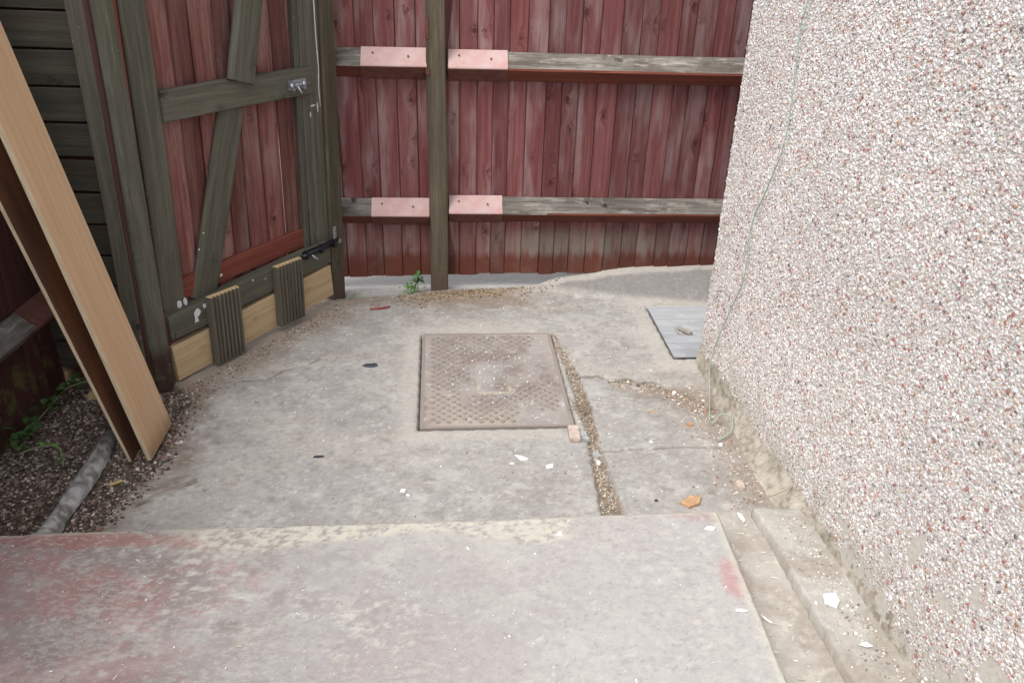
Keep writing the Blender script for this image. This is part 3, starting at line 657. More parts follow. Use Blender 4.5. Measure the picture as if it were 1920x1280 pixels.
bracket(-.60, -.364, .392, rails[2], 1); bracket(-.282, -.062, .405, rails[3], 0)
pc = Vector((-.323, 3.277, 0))
plank('fence_post', fence, pc+Vector((0, 0, -.04)), pc+Vector((-.006, .004, 1.86)), .074, .078, 'post', FN, ch=.004, wob=.002, seg=8)
for (z, hh) in ((.90, .022), (1.03, .075)):         # rusty bracket flanges nailed on the post
    plank('post_flange', fence, pc+Vector((-.033, -.0405, z)), pc+Vector((-.033, -.0405, z+hh)), .014, .005, 'redmetal', FN, ch=.001, seg=2, wob=0)

# ------------------------------------------------------------------ GATE
G0 = Vector((-1.15, 2.35, 0)); GE = Vector((.41, .73, 0)).normalized(); GN = Vector((GE.y, -GE.x, 0))
LEAN = .04
def gp(s, z, n=0.0): return G0+GE*(s+LEAN*z)+GN*n+Vector((0, 0, z))
gate = thing('garden_gate', gp(.05, 0), 'ledged wooden gate with red boards, green frame and pale kick board', 'gate')
def gplank(nm, s0, z0, s1, z1, W, T, n, mat, **kw): return plank(nm, gate, gp(s0, z0, n), gp(s1, z1, n), W, T, mat, GN, **kw)
s = .075; i = 0
while s < .84:
    w = .083+random.uniform(-.006, .006); gap = 0.0
    W = w+.010
    xr = w-W/2-.005
    sec = [(-W/2, -.003), (-W/2+.004, -.009), (-W/2+.014, -.0125), (xr-.014, -.0125), (xr-.004, -.009), (xr, -.003), (xr, .0), (W/2, .0), (W/2, .004), (-W/2+.016, .004), (-W/2+.016, -.001), (-W/2, -.001)]
    k_ = -.0125 if i == 7 else 0.0
    gplank('gate_board', s+w/2-k_, .11, s+w/2+random.uniform(-.004, .004), 1.74, W, .012, -.072+random.uniform(-.002, .002), 'gateboard', sec=sec, seg=6, wob=.0015)
    s += w+gap; i += 1
gplank('gate_stile', .094, .185, .094, 1.74, .090, .034, -.047, 'green', ch=.004, seg=8)
gplank('gate_stile', .802, .20, .802, 1.74, .098, .034, -.047, 'green', ch=.004, seg=8)
gplank('stop_batten', .735, .25, .745, 1.74, .026, .02, -.044, 'green', ch=.003, seg=8)
mr_ = gplank('middle_rail', .137, .900, .789, .892, .094, .034, -.035, 'green', ch=.004, seg=6)
gplank('lower_red_rail', .145, .303, .755, .305, .072, .03, -.058, 'redpaint', ch=.003)
gplank('bottom_rail', .045, .205, .825, .222, .088, .05, -.027, 'green', ch=.004)
gplank('brace', .225, .24, .43, .855, .108, .032, -.050, 'green', ch=.012, seg=6)
gplank('brace', .449, .935, .665, 1.74, .112, .034, -.017, 'green', ch=.012, seg=6)
gplank('kick_board', .046, .073, .826, .106, .132, .03, -.016, 'pine', ch=.002, seg=4)
gplank('top_rail', .06, 1.69, .84, 1.69, .09, .034, -.03, 'green', ch=.004)
def cleat(s0, z0, z1, W=.135):
    T = .026; g = 8; sec = []
    x = -W/2
    for k in range(g):                                # ridged front
        a = x+W*k/g; b = x+W*(k+1)/g; d = (b-a)
        sec += [(a+d*.06, -T/2+.009), (a+d*.2, -T/2), (a+d*.62, -T/2), (a+d*.76, -T/2+.009)]
    sec += [(W/2, -T/2+.009), (W/2, T/2), (-W/2, T/2), (-W/2, -T/2+.009)]
    c = gplank('decking_cleat', s0, z0, s0, z1, W, T, .014, ('deck', 'pinecut'), sec=sec, seg=3, wob=.0004)
    for p in c.data.polygons: p.material_index = 1 if p.normal.z > .9 else 0
    return c
cleat(.261, .012, .263); cleat(.575, .028, .268)
# bolt on the middle rail
def gbox(nm, par, s0, s1, z0, z1, n0, n1, mat, ch=.001):
    o = plank(nm, gate, gp(s0, (z0+z1)/2, (n0+n1)/2), gp(s1, (z0+z1)/2, (n0+n1)/2), z1-z0, n1-n0, mat, GN, ch=ch, seg=2, wob=0)
    if par is not gate:
        o.parent = par; o.matrix_basis = WM[par.name].inverted() @ WM[o.name]
    return o
bolt = gbox('latch_bolt', gate, .665, .752, .874, .906, -.018, -.014, 'zinc')
gbox('bolt_keeper', bolt, .672, .684, .872, .908, -.014, .001, 'zinc'); gbox('bolt_keeper', bolt, .728, .740, .872, .908, -.014, .001, 'zinc')
for a, b, r in ((gp(.668, .891, -.006), gp(.765, .89, -.006), .0052), (gp(.70, .889, -.006), gp(.705, .862, .012), .004), (gp(.672, .89, -.004), gp(.672, .891, .004), .012), (gp(.733, .89, -.004), gp(.733, .891, .004), .011)):
    me = tube_mesh('bolt_rod', [a-a, (b-a)*.5, b-a], r, 8); link('bolt_rod', me, bolt, Matrix.Translation(a), ('zinc',))
tb = gbox('tower_bolt', gate, .668, .84, .245, .275, -.002, .003, 'black')
a = gp(.655, .262, .012); b = gp(.862, .272, .012); link('bolt_rod', tube_mesh('bolt_rod', [a-a, (b-a)*.5, b-a], .0075, 8), tb, Matrix.Translation(a), ('black',))
a = gp(.70, .258, .012); b = gp(.715, .238, .035); link('bolt_handle', tube_mesh('bolt_handle', [a-a, (b-a)*.5, b-a], .004, 8), tb, Matrix.Translation(a), ('zinc',))
for ss in (.672, .755, .83): gbox('bolt_strap', tb, ss, ss+.012, .246, .28, .003, .021, 'black')
# paint daubs, drips
def daub(s_, z_, w, h, n, par=gate, tilt=0):
    k = 11; v = [(0, 0, .0012)]; 
    for i in range(k):
        a = i/k*2*math.pi; r = random.uniform(.7, 1.15); v.append((math.cos(a)*w*r, math.sin(a)*h*r, 0.0))
    me = pymesh('paint_daub', v, [(0, 1+i, 1+(i+1) % k) for i in range(k)])
    link('paint_daub', me, par, frame(gp(s_, z_, n), GE, Vector((0, 0, 1)), GN), ('whitepaint',))
for q in ((.112, .262, .011, .013, -.0295), (.137, .262, .008, .016, -.0295), (.155, .222, .016, .017, -.0005), (.19, .235, .010, .011, -.0005), (.15, .196, .009, .012, -.0005), (.30, .30, .006, .006, -.033), (.22, .42, .004, .004, -.033), (.245, .47, .004, .003, -.033), (.11, .46, .003, .005, -.0295), (.80, .80, .016, .004, -.0295), (.785, .77, .004, .012, -.0295), (.825, .79, .004, .02, -.0295), (.41, .25, .004, .004, -.0005), (.47, .235, .003, .003, -.0005)): daub(*q)
link('paint_drip', tube_mesh('paint_drip', [gp(.83, 1.22, -.029)-G0, gp(.832, 1.05, -.028)-G0, gp(.838, .93, -.028)-G0, gp(.834, .86, -.028)-G0, gp(.838, .79, -.028)-G0], .0022, 5), gate, Matrix.Translation(G0), ('whitepaint',))
# hinge
hg = gbox('hinge', gate, .005, .058, .145, .245, -.03, -.026, 'redmetal')
hp = gp(.045, .14, -.022); link('hinge_pin', tube_mesh('hinge_pin', [Vector((0, 0, 0)), Vector((0, 0, .06)), Vector((0, 0, .125))], .007, 8), hg, Matrix.Translation(hp), ('redmetal',))
gbox('strap_leaf', hg, .058, .20, .165, .19, -.0008, .0025, 'green')

# posts
rp = thing('gate_post', gp(.887, 0), 'green brown gate post at the latch side meeting the back fence', 'post')
plank('post_shaft', rp, gp(.888, -.04, -.055), gp(.888, 1.84, -.055), .074, .08, 'post', GN, ch=.005, seg=8, wob=.002)
plank('bolt_keep', rp, gp(.868, .24, -.0125), gp(.868, .318, -.0125), .018, .004, 'zinc', GN, ch=.001, seg=2, wob=0)
plank('bolt_keep_hook', rp, gp(.862, .266, -.012), gp(.862, .266, .02), .016, .016, 'zinc', (0, 0, 1), ch=.002, seg=2, wob=0)
lp = thing('gate_post', (-1.155, 2.36, 0), 'dark chamfered gate post on the hinge side beside horizontal boards', 'post')
PA = Vector((-1.150, 2.368, -.04)); PB = Vector((-1.127, 2.388, 1.84)); pn = Vector((.42, -.9, 0)).normalized(); px_ = Vector((.9, .42, 0)).normalized()
plank('post_shaft', lp, PA-px_*.018-pn*.036, PB-px_*.018-pn*.036, .072, .088, 'hingepost', pn, ch=.016, seg=8, wob=.002)
plank('cover_strip', lp, Vector((-1.226, 2.352, .10)), Vector((-1.190, 2.352, 1.80)), .050, .022, 'green', (0, -1, 0), ch=.003, seg=6)
plank('corner_bead', lp, Vector((-1.199, 2.358, .03)), Vector((-1.163, 2.360, 1.80)), .014, .03, 'darkred', (0, -1, 0), ch=.003, seg=6)
plank('gate_stop', lp, gp(.036, .17, -.052), gp(.036, 1.75, -.052), .020, .03, 'redpaint', GN, ch=.003, seg=6)

# ------------------------------------------------------------------ horizontal board fence and left side fence
hb = thing('board_fence', (-1.37, 2.385, 0), 'dark green fence panel of wide horizontal boards beside the gate post', 'fence')
z = .055; k = 0
while z < 1.78:
    h = .1025; A = Vector((-1.56, 2.388+random.uniform(-.003, .003), z+h/2)); B = Vector((-1.185, 2.388+random.uniform(-.003, .003), z+h/2+random.uniform(-.002, .002)))
    plank('horizontal_board', hb, A, B, h-.006-random.uniform(0, .003), .018, 'slat', (0, -1, 0), ch=.002, seg=3, wob=.001); z += h; k += 1
plank('backing_sheet', hb, Vector((-1.37, 2.412, .0)), Vector((-1.37, 2.412, 1.78)), .42, .012, 'sidefence', (0, -1, 0), seg=2, wob=0)
sf = thing('side_fence', (-1.5, 2.0, 0), 'dark mossy closeboard fence behind the leaning boards and soil bed', 'fence')
y = 2.385
while y > -1.2:
    W = .10; sec = [(-W/2, -.0085), (W/2, -.002), (W/2, .003), (-W/2, .003)]
    plank('fence_board', sf, Vector((-1.512, y-W/2, -.03)), Vector((-1.512, y-W/2, 1.78)), W, .01, 'sidefence', (1, 0, 0), sec=sec, seg=4, wob=.001); y -= .086
for zt in (.345, .93, 1.5):
    v = []; ya, yb = -1.2, 2.37
    me = plank_mesh('rail', .1, .06, yb-ya, seg=8, wob=.001, sec=[(-.054, .0), (0, -.054), (.006, -.054), (.054, 0)])
    link('rail', me, sf, frame(Vector((-1.50, ya, zt-.054)), Vector((0, 0, 1)), Vector((-1, 0, 0)), Vector((0, 1, 0)) ), ('railtop',)) if False else link('rail', me, sf, frame(Vector((-1.50, yb, zt-.054)), Vector((0, 0, 1)), Vector((-1, 0, 0)), Vector((0, -1, 0))), ('railtop',))
    if zt < .5:
        b = plank_mesh('rail_bracket', .1, .06, .16, seg=2, wob=0, sec=[(-.058, .0), (0, -.059), (.008, -.059), (.058, 0)])
        link('rail_bracket', b, sf, frame(Vector((-1.50, yb-.005, zt-.054)), Vector((0, 0, 1)), Vector((-1, 0, 0)), Vector((0, -1, 0))), ('bracketlow',))

# ------------------------------------------------------------------ leaning sheets
def sheet(name, bottom_near, width, lean, length, T, face, edge, label):
    """strip of sheet standing on its short end, leaning towards -X; bottom edge runs along Y"""
    z = Vector((-lean[0], lean[1], 1)).normalized(); y0 = Vector((-.09, 1, 0)).normalized(); nrm = y0.cross(z).normalized(); 
    if nrm.x < 0: nrm = -nrm
    wv = z.cross(nrm); wv = wv if wv.y > 0 else -wv
    w, t, ch = width, T, .0008; v = []; f = []
    th = thing(name, bottom_near, label, 'board')
    loc = Matrix((wv, nrm, z)).transposed().to_4x4()
    if Matrix((wv, nrm, z)).determinant() < 0: pass
    def slab(nm, n0, n1, mat, sh=0.0):
        vv = []
        for zz in (sh, length-sh):
            for (a, b) in ((sh, n0), (w-sh, n0), (w-sh, n1), (sh, n1)): vv.append(wv*a+nrm*b+z*zz)
        ff = [(0, 1, 2, 3), (7, 6, 5, 4), (0, 4, 5, 1), (1, 5, 6, 2), (2, 6, 7, 3), (3, 7, 4, 0)]
        # mesh in sheet frame: X width, Y thickness, Z length
        fr = Matrix((wv, -nrm, z)).transposed().to_4x4(); inv = fr.to_3x3().inverted()
        me = pymesh(nm, [inv @ q for q in vv], ff); bmx = bmesh.new(); bmx.from_mesh(me); bmesh.ops.recalc_face_normals(bmx, faces=bmx.faces); bmx.to_mesh(me); bmx.free()
        link(nm, me, th, Matrix.Translation(bottom_near) @ fr, (mat,))
    slab('veneer_face', -.0016, 0, face, .0004)
    slab('core', -T+.0016, -.0016, edge)
    slab('back_face', -T, -T+.0016, face, .0004)
    return th
sheet('plywood_sheet', Vector((-1.045, 1.957, 0)), .198, (.200, .0), 1.86, .014, 'ply', 'plyedge', 'pale orange plywood strip leaning on the side fence')
sheet('plywood_sheet', Vector((-1.106, 1.960, -.008)), .19, (.235, .0), 1.80, .012, 'plybrown', 'plyedge', 'brown faced plywood strip leaning behind the pale one')

# ------------------------------------------------------------------ manhole covers
def iron_cover():
    th = thing('manhole_cover', (MH[0], MH[1], 0), 'rusty iron manhole cover with diamond tread set in the concrete', 'manhole cover', rot=Matrix.Rotation(MH[2], 4, 'Z') @ Matrix.Rotation(math.radians(.2), 4, 'X') @ Matrix.Rotation(math.radians(.12), 4, 'Y'))
    base = WM[th.name]; hw, hl = MH[3]-.0025, MH[4]-.003
    def ccol(x, y):
        n2 = fbm(x*9, y*9, 5, 301, .6); n3 = fbm(x*50, y*50, 4, 302, .65); n1 = fbm(x*4, y*4, 3, 303)
        c = np.tile(np.array([.305, .275, .255]), np.shape(x)+(1,)); c = cmix(c, (.375, .35, .325), sst(n2, .48, .65)*.7); c = cmix(c, (.38, .33, .26), sst(n1, .52, .66)*.6); c = cmix(c, (.195, .14, .12), sst(n2, .45, .3)*.6)
        c = cmix(c, (.36, .36, .36), sst(np.hypot((x-.02)/.09, (y-.0)/.2)+(n3-.5)*1.4, .8, .3)*.12); c = cmix(c, (.52, .50, .48), sst(n3, .64, .75)*.6); return c
    # plate with a square panel let into its middle
    xs = np.linspace(-hw+.012, hw-.012, 92); ys = np.linspace(-hl+.012, hl-.012, 122)
    def h(x, y):
        z = .002+(fbm(x*8, y*8, 3, 304)-.5)*.003+(fbm(x*60, y*60, 3, 305)-.5)*.0012
        d = np.maximum(np.abs(x-.0)-.054, np.abs(y+.01)-.105); z = z-.0045*sst(np.abs(d), .006, .002); return z
    X, Y, Z, Cc, Q = heightfield('plate', xs, ys, h, ccol)
    d = np.maximum(np.abs(X)-.054, np.abs(Y+.01)-.105); Cc = cmix(Cc, (.42, .375, .29), sst(np.abs(d), .009, .003)*.7*(Y < -.06))
    link('plate', npmesh('plate', np.stack([X.ravel(), Y.ravel(), Z.ravel()], 1), Q, Cc.reshape(-1, 3), True), th, base, ('rust',))
    # diamond studs
    C = []; p = .0345
    for i in range(-9, 10):
        for j in range(-20, 21):
            x = i*p+(p/2 if j % 2 else 0); y = j*p/2
            if abs(x) > hw-.03 or abs(y) > hl-.03 or (abs(x) < .072 and abs(y+.01) < .122): continue
            C.append((x, y))
    C = np.array(C); v = []; f = []; col = []
    wear = fbm(C[:, 0]*7, C[:, 1]*7, 4, 310)
    for (x, y), w in zip(C, wear):
        b = len(v); hh = -.0012+.0066*min(1, max(0, (w-.40)*5)); r0, r1 = .0122, .0088; cc = np.array([.22, .19, .172])*(.75+.8*w)
        for rr, z in ((r0, .0), (r1, hh)):
            for a in range(4): v.append((x+rr*(1, 0, -1, 0)[a], y+rr*(0, 1, 0, -1)[a], z)); col.append(cc)
        f += [(b+a, b+(a+1) % 4, b+4+(a+1) % 4, b+4+a) for a in range(4)]+[(b+4, b+5, b+6, b+7)]
    o = link('tread_studs', npmesh('tread_studs', v, f, np.array(col)), th, base, ('rust',)); o['kind'] = 'stuff'
    for nm, (x0, x1, y0, y1) in dict(a=(-hw, hw, hl-.012, hl), b=(-hw, hw, -hl, -hl+.012), c=(-hw, -hw+.012, -hl+.0122, hl-.0122), d=(hw-.012, hw, -hl+.0122, hl-.0122)).items():
        v = [(x, y, z) for z in (-.028, .0032) for (x, y) in ((x0, y0), (x1, y0), (x1, y1), (x0, y1))]
        link('rim_strip', npmesh('rim_strip', v, [(3, 2, 1, 0), (4, 5, 6, 7), (0, 1, 5, 4), (1, 2, 6, 5), (2, 3, 7, 6), (3, 0, 4, 7)], np.tile([.29, .25, .23], (8, 1))), th, base, ('rust',))
iron_cover()
def steel_lid():
    th = thing('drain_cover', (M2[0], M2[1], 0), 'grey steel drain cover with lifting slot beside the wall corner', 'drain cover', rot=Matrix.Rotation(M2[2], 4, 'Z'))
    base = WM[th.name]; hw, hl = M2[3]-.0015, M2[4]-.0015
    xs = np.linspace(-hw, hw, 90); ys = np.linspace(-hl, hl, 90)
    def h(x, y):
        z = .0005+.0016*(np.abs(((y*9.5) % 1)-.5) < .46)+(fbm(x*5, y*5, 2, 401)-.5)*.003
        z = z-.010*sst(np.maximum(np.abs(x+.16)-.030, np.abs(y+.0)-.034), .006, -.003)
        return z
    def cc(x, y):
        n2 = fbm(x*4, y*14, 5, 402, .6); n3 = fbm(x*40, y*50, 4, 403, .65); c = np.tile(np.array([.38, .40, .415]), np.shape(x)+(1,))
        c = cmix(c, (.46, .475, .49), sst(n2, .5, .65)*.7); c = cmix(c, (.27, .275, .28), sst(n2, .45, .3)*.6); c = cmix(c, (.24, .24, .24), (np.abs(((y*9.5) % 1)-.5) > .46)*.45)
        c = cmix(c, (.30, .27, .23), sst(np.maximum(np.abs(x+.16)-.03, np.abs(y)-.034), .006, -.004)*.8); return cmix(c, (.55, .54, .52), sst(n3, .66, .76)*.5)
    X, Y, Z, Cc, Q = heightfield('lid', xs, ys, h, cc)
    link('lid_plate', npmesh('lid_plate', np.stack([X.ravel(), Y.ravel(), Z.ravel()], 1), Q, Cc.reshape(-1, 3), True), th, base, ('galv',))
    P = Matrix.Translation((-.16, 0, .002))
    v = [(x*.034, y*.007, z) for z in (-.004, .006) for (x, y) in ((-1, -1), (1, -1), (1, 1), (-1, 1))]
    link('lifting_bar', npmesh('lifting_bar', v, [(3, 2, 1, 0), (4, 5, 6, 7), (0, 1, 5, 4), (1, 2, 6, 5), (2, 3, 7, 6), (3, 0, 4, 7)], np.tile([.36, .34, .31], (8, 1))), th, base @ P @ Matrix.Rotation(math.radians(-58), 4, 'Z'), ('galv',))
steel_lid()

# ------------------------------------------------------------------ cable on the wall
wp = [(WX(2.25)-.014, 2.245, 1.62), (.726, 2.27, 1.28), (.725, 2.283, 1.201), (.729, 2.253, .944), (.721, 2.308, .778), (.713, 2.371, .643), (.714, 2.362, .472), (.707, 2.42, .335), (.697, 2.483, .184), (.690, 2.495, .076), (.684, 2.43, .02), (.660, 2.30, .010), (.655, 2.24, .012), (.685, 2.265, .030), (.716, 2.245, .036), (.704, 2.185, .02), (.655, 2.145, .008)]
tag(link('green_cable', tube_mesh('green_cable', spline([Vector(p) for p in wp], 7), .0019, 6), mats=('wire',)), 'thin pale green cable trailing down the pebbledashed wall', 'cable')

# ------------------------------------------------------------------ soil bed, cement haunch, litter
def haunch():
    path = spline([(-1.28, 2.24, -.02), (-1.235, 2.14, .004), (-1.205, 1.95, .010), (-1.188, 1.757, .010), (-1.178, 1.62, .012), (-1.172, 1.50, .012)], 14)
    v = []; c = []; k = 9
    for i, p in enumerate(path):
        w = .029+.003*math.sin(i*.23)
        for j in range(k):
            a = math.pi*j/(k-1); n = float(fbm(np.array(p.y*18), np.array(j*.6), 3, 501))-.5
            v.append((p.x-math.cos(a)*w*(1+n*.35), p.y, p.z-.018+math.sin(a)*(.022+n*.012)))
            g = np.clip((float(fbm(np.array(p.y*60), np.array(j*.6), 4, 502, .75))-.42)*5, 0, 1); dk = np.clip((p.y-1.98)/.12, 0, 1)
            c.append((np.array([.17, .155, .14])*(1-g)+np.array([.44, .44, .43])*g)*(1-dk)+dk*np.array([.07, .06, .05]))
    n = len(path); I = np.arange(n*k).reshape(n, k); Q = np.stack([I[:-1, :-1], I[:-1, 1:], I[1:, 1:], I[1:, :-1]], -1).reshape(-1, 4)
    return npmesh('cement_pipe_haunch', v, Q, np.array(c), True)
tag(link('cement_ridge', haunch(), mats=('concrete',)), 'grey cement ridge over a pipe crossing the soil bed', 'pipe')
def scatter(name, n, fx, size, hr, cols, wts, lift=.0, flat=1.0, tilt=.5, zf=None):
    x, y = fx(n); n = len(x); z = (zf or yh)(x, y)+lift; C = np.stack([x, y, z], 1); Nn, T = upframe(n); Nn = Nn+rng.normal(0, tilt, Nn.shape); Nn /= np.linalg.norm(Nn, axis=1)[:, None]
    T = rng.normal(0, 1, T.shape); T -= (T*Nn).sum(1)[:, None]*Nn; T /= np.linalg.norm(T, axis=1)[:, None]
    r = rng.uniform(*size, n)*rng.uniform(.6, 1, n); o = link(name, chips(name, C, Nn, T, r, r*rng.uniform(*hr, n), palette(n, cols, wts, .25), 5, .3), mats=('litter',)); return o
def f_soil(n):
    y = rng.uniform(1.5, 2.36, n); x = rng.uniform(-1.5, -.98, n); m = x < edge_soil(y)+rng.normal(0, .025, n)+.01; return x[m], y[m]
tag(scatter('soil_gravel', 15000, f_soil, (.002, .0085), (.3, .8), [(.12, .09, .07), (.06, .045, .037), (.22, .175, .145), (.38, .33, .29), (.24, .13, .10), (.52, .48, .44)], [30, 24, 22, 12, 6, 5]), 'dark gravelly soil below the side fence', 'gravel', kind='stuff')
def f_slot(n):
    y = rng.uniform(1.70, 2.84, n); t = rng.uniform(0, 1, n); x = slotL(y)+(slotR(y)-slotL(y))*(.08+.84*t)+rng.normal(0, .003, n); return x, y
tag(scatter('slot_litter', 3400, f_slot, (.0014, .0052), (.25, .7), [(.33, .27, .20), (.23, .18, .14), (.42, .37, .30), (.15, .12, .10), (.52, .49, .44), (.36, .25, .17)], [28, 20, 22, 10, 14, 8], lift=.001), 'dry leaf litter and grit filling the slot between slabs', 'litter', kind='stuff')
def f_crack(n):
    t = rng.uniform(.30, 1, n); xs_ = .2+t*.49; y = np.interp(xs_, [p[0] for p in CRACK], [p[1] for p in CRACK])-np.abs(rng.normal(0, .05, n))*t; m = xs_ < WX(y)-.02; return xs_[m], y[m]
tag(scatter('crack_grit', 1000, f_crack, (.0015, .0065), (.3, .8), [(.33, .26, .19), (.22, .17, .13), (.45, .4, .34), (.6, .57, .53), (.30, .15, .10)], [30, 26, 20, 14, 8]), 'loose grit along the broken crack by the wall', 'grit', kind='stuff')
def f_gate(n):
    t = rng.uniform(0, 1, n); off = np.abs(rng.normal(0, .055, n))+.015; x = -1.13+t*.39+off*.872; y = 2.33+t*.74-off*.49; return x, y
tag(scatter('gate_foot_grit', 1500, f_gate, (.0012, .0055), (.3, .8), [(.33, .26, .19), (.22, .17, .13), (.5, .46, .41), (.12, .09, .07), (.34, .2, .13)], [28, 26, 18, 18, 10]), 'fine grit and crumbs along the foot of the gate', 'grit', kind='stuff')
def f_wall(n):
    y = rng.uniform(1.78, 2.5, n); x = WX(y)-.05-np.abs(rng.normal(0, .07, n)); return x, y
tag(scatter('wall_foot_grit', 750, f_wall, (.0012, .006), (.3, .8), [(.36, .3, .23), (.24, .19, .15), (.55, .52, .47), (.7, .68, .65), (.36, .18, .12)], [30, 26, 20, 12, 8]), 'scattered grit on the slab by the wall foot', 'grit', kind='stuff')
def f_post(n):
    x = rng.normal(-.2, .16, n); y = yard_edge(x)-.02-np.abs(rng.normal(0, .05, n)); return x, y
tag(scatter('post_foot_leaves', 1500, f_post, (.002, .009), (.12, .4), [(.38, .29, .18), (.25, .18, .12), (.18, .13, .09), (.45, .36, .24)], [30, 30, 20, 14]), 'dead leaf crumbs round the fence post foot', 'litter', kind='stuff')
def f_yard(n): return rng.uniform(-1.0, .66, n), rng.uniform(1.72, 3.3, n)
tag(scatter('yard_specks', 900, f_yard, (.0012, .0042), (.3, .7), [(.7, .69, .66), (.45, .41, .36), (.22, .18, .14), (.3, .2, .14)], [30, 30, 25, 10], lift=.0005), 'small pale crumbs scattered over the yard concrete', 'crumbs', kind='stuff')
def f_cover(n): 
    a = rng.normal(0, .13, n); b = rng.normal(.03, .17, n); m = (abs(a) < .22) & (abs(b) < .29); return MH[0]+a[m], MH[1]+b[m]
tag(scatter('cover_specks', 330, f_cover, (.0015, .0052), (.2, .5), [(.72, .72, .70), (.5, .48, .44), (.45, .55, .6)], [30, 14, 5], zf=lambda x, y: x*0+.0055), 'white plaster crumbs lying on the iron manhole cover', 'crumbs', kind='stuff')
def f_step(n): 
    x = rng.uniform(-1.3, .52, n); y = step_edge_y(x)-rng.uniform(.01, .65, n); return x, y
def splinters(name, n, fx, zz, ln, cols, wts, label):
    x, y = fx(n); a = rng.uniform(0, 3.14, n); L = rng.uniform(*ln, n); w = rng.uniform(.0006, .0016, n); V = []; F = []
    for i in range(n):
        d = np.array([math.cos(a[i]), math.sin(a[i]), 0])*L[i]/2; p = np.array([-math.sin(a[i]), math.cos(a[i]), 0])*w[i]; c = np.array([x[i], y[i], zz(x[i], y[i])]); b = len(V)
        V += [c-d-p, c+d-p, c+d+p, c-d+p, c-d+(0, 0, .0016), c+d+(0, 0, .0018)]; F += [(b, b+1, b+5), (b, b+5, b+4), (b+2, b+3, b+4), (b+2, b+4, b+5), (b+1, b+2, b+5), (b+3, b, b+4)]
    return tag(link(name, npmesh(name, V, F, np.repeat(palette(n, cols, wts, .1), 6, 0)), mats=('litter',)), label, 'splinters', kind='stuff')
WHT = [(.78, .78, .76), (.6, .58, .54), (.5, .42, .32)]
splinters('step_splinters', 60, f_step, lambda x, y: STZ+.001, (.003, .014), WHT, [20, 14, 10], 'fine white splinters scattered over the painted step')
def f_chan(n): y = rng.uniform(.95, 1.74, n); x = step_edge_x(y)+rng.uniform(.005, .12, n); return x, y
splinters('channel_splinters', 60, f_chan, lambda x, y: .012, (.004, .02), WHT, [20, 12, 14], 'white splinters lying in the channel beside the step')
tag(scatter('step_specks', 300, f_step, (.001, .0036), (.25, .6), [(.72, .71, .69), (.5, .46, .4), (.3, .24, .2)], [40, 14, 8], zf=lambda x, y: x*0+STZ+.001), 'tiny white crumbs on the painted step', 'crumbs', kind='stuff')
def f_kerb(n): y = rng.uniform(.95, 1.74, n); x = WX(y)-.02-np.abs(rng.normal(0, .05, n)); m = x > np.interp(y, [.5, 1.191, 1.396, 1.591, 1.748], [.81, .744, .719, .697, .670])+.01; return x[m], y[m]
tag(scatter('kerb_grit', 700, f_kerb, (.001, .0045), (.3, .7), [(.6, .56, .5), (.36, .3, .23), (.75, .73, .7), (.24, .19, .14)], [28, 26, 18, 14], zf=lambda x, y: x*0+.044), 'grit fallen from the wall onto the kerb slab', 'grit', kind='stuff')
def twigs():
    V = []; 
    root = thing('twig_bundle', (.236, 2.30, 0), 'tangle of reddish dry twigs in the slab slot', 'twigs')
    for i in range(16):
        a = random.uniform(-.5, .9); p = Vector((.236+random.uniform(-.018, .018), 2.315+random.uniform(-.04, .04), .006+random.uniform(0, .008))); d = Vector((math.cos(a), math.sin(a), random.uniform(-.1, .25)))*random.uniform(.02, .04)
        link('twig', tube_mesh('twig', [-d, Vector((0, 0, random.uniform(0, .006))), d], .0011, 4), root, Matrix.Translation(p), ('stick',))
twigs()

# single loose pieces
def shard(name, loc, sx, sy, h, mat, label, cat, rot=0, k=6, tilt=(0, 0), irregular=.38, grp=None):
    v = []; rr = [random.uniform(1-irregular, 1+irregular) for _ in range(k)]; o = random.uniform(0, 1)
    for z, sc in ((0, 1.0), (h*.75, .97), (h, .86)):
        for i in range(k):
            a = (i+o)/k*2*math.pi; v.append((math.cos(a)*sx*rr[i]*sc, math.sin(a)*sy*rr[i]*sc, z+random.uniform(-.08, .08)*h*(z > 0)))
    f = [tuple(range(k-1, -1, -1)), tuple(range(2*k, 3*k))]+[(r*k+i, r*k+(i+1) % k, (r+1)*k+(i+1) % k, (r+1)*k+i) for r in (0, 1) for i in range(k)]
    mw = Matrix.Translation(loc) @ Matrix.Rotation(rot, 4, 'Z') @ Matrix.Rotation(tilt[0], 4, 'X') @ Matrix.Rotation(tilt[1], 4, 'Y')
    return tag(link(name, pymesh(name, v, f), None, mw, (mat,)), label, cat, grp)
def yz(x, y): return float(yh(np.array([x]), np.array([y]))[0])
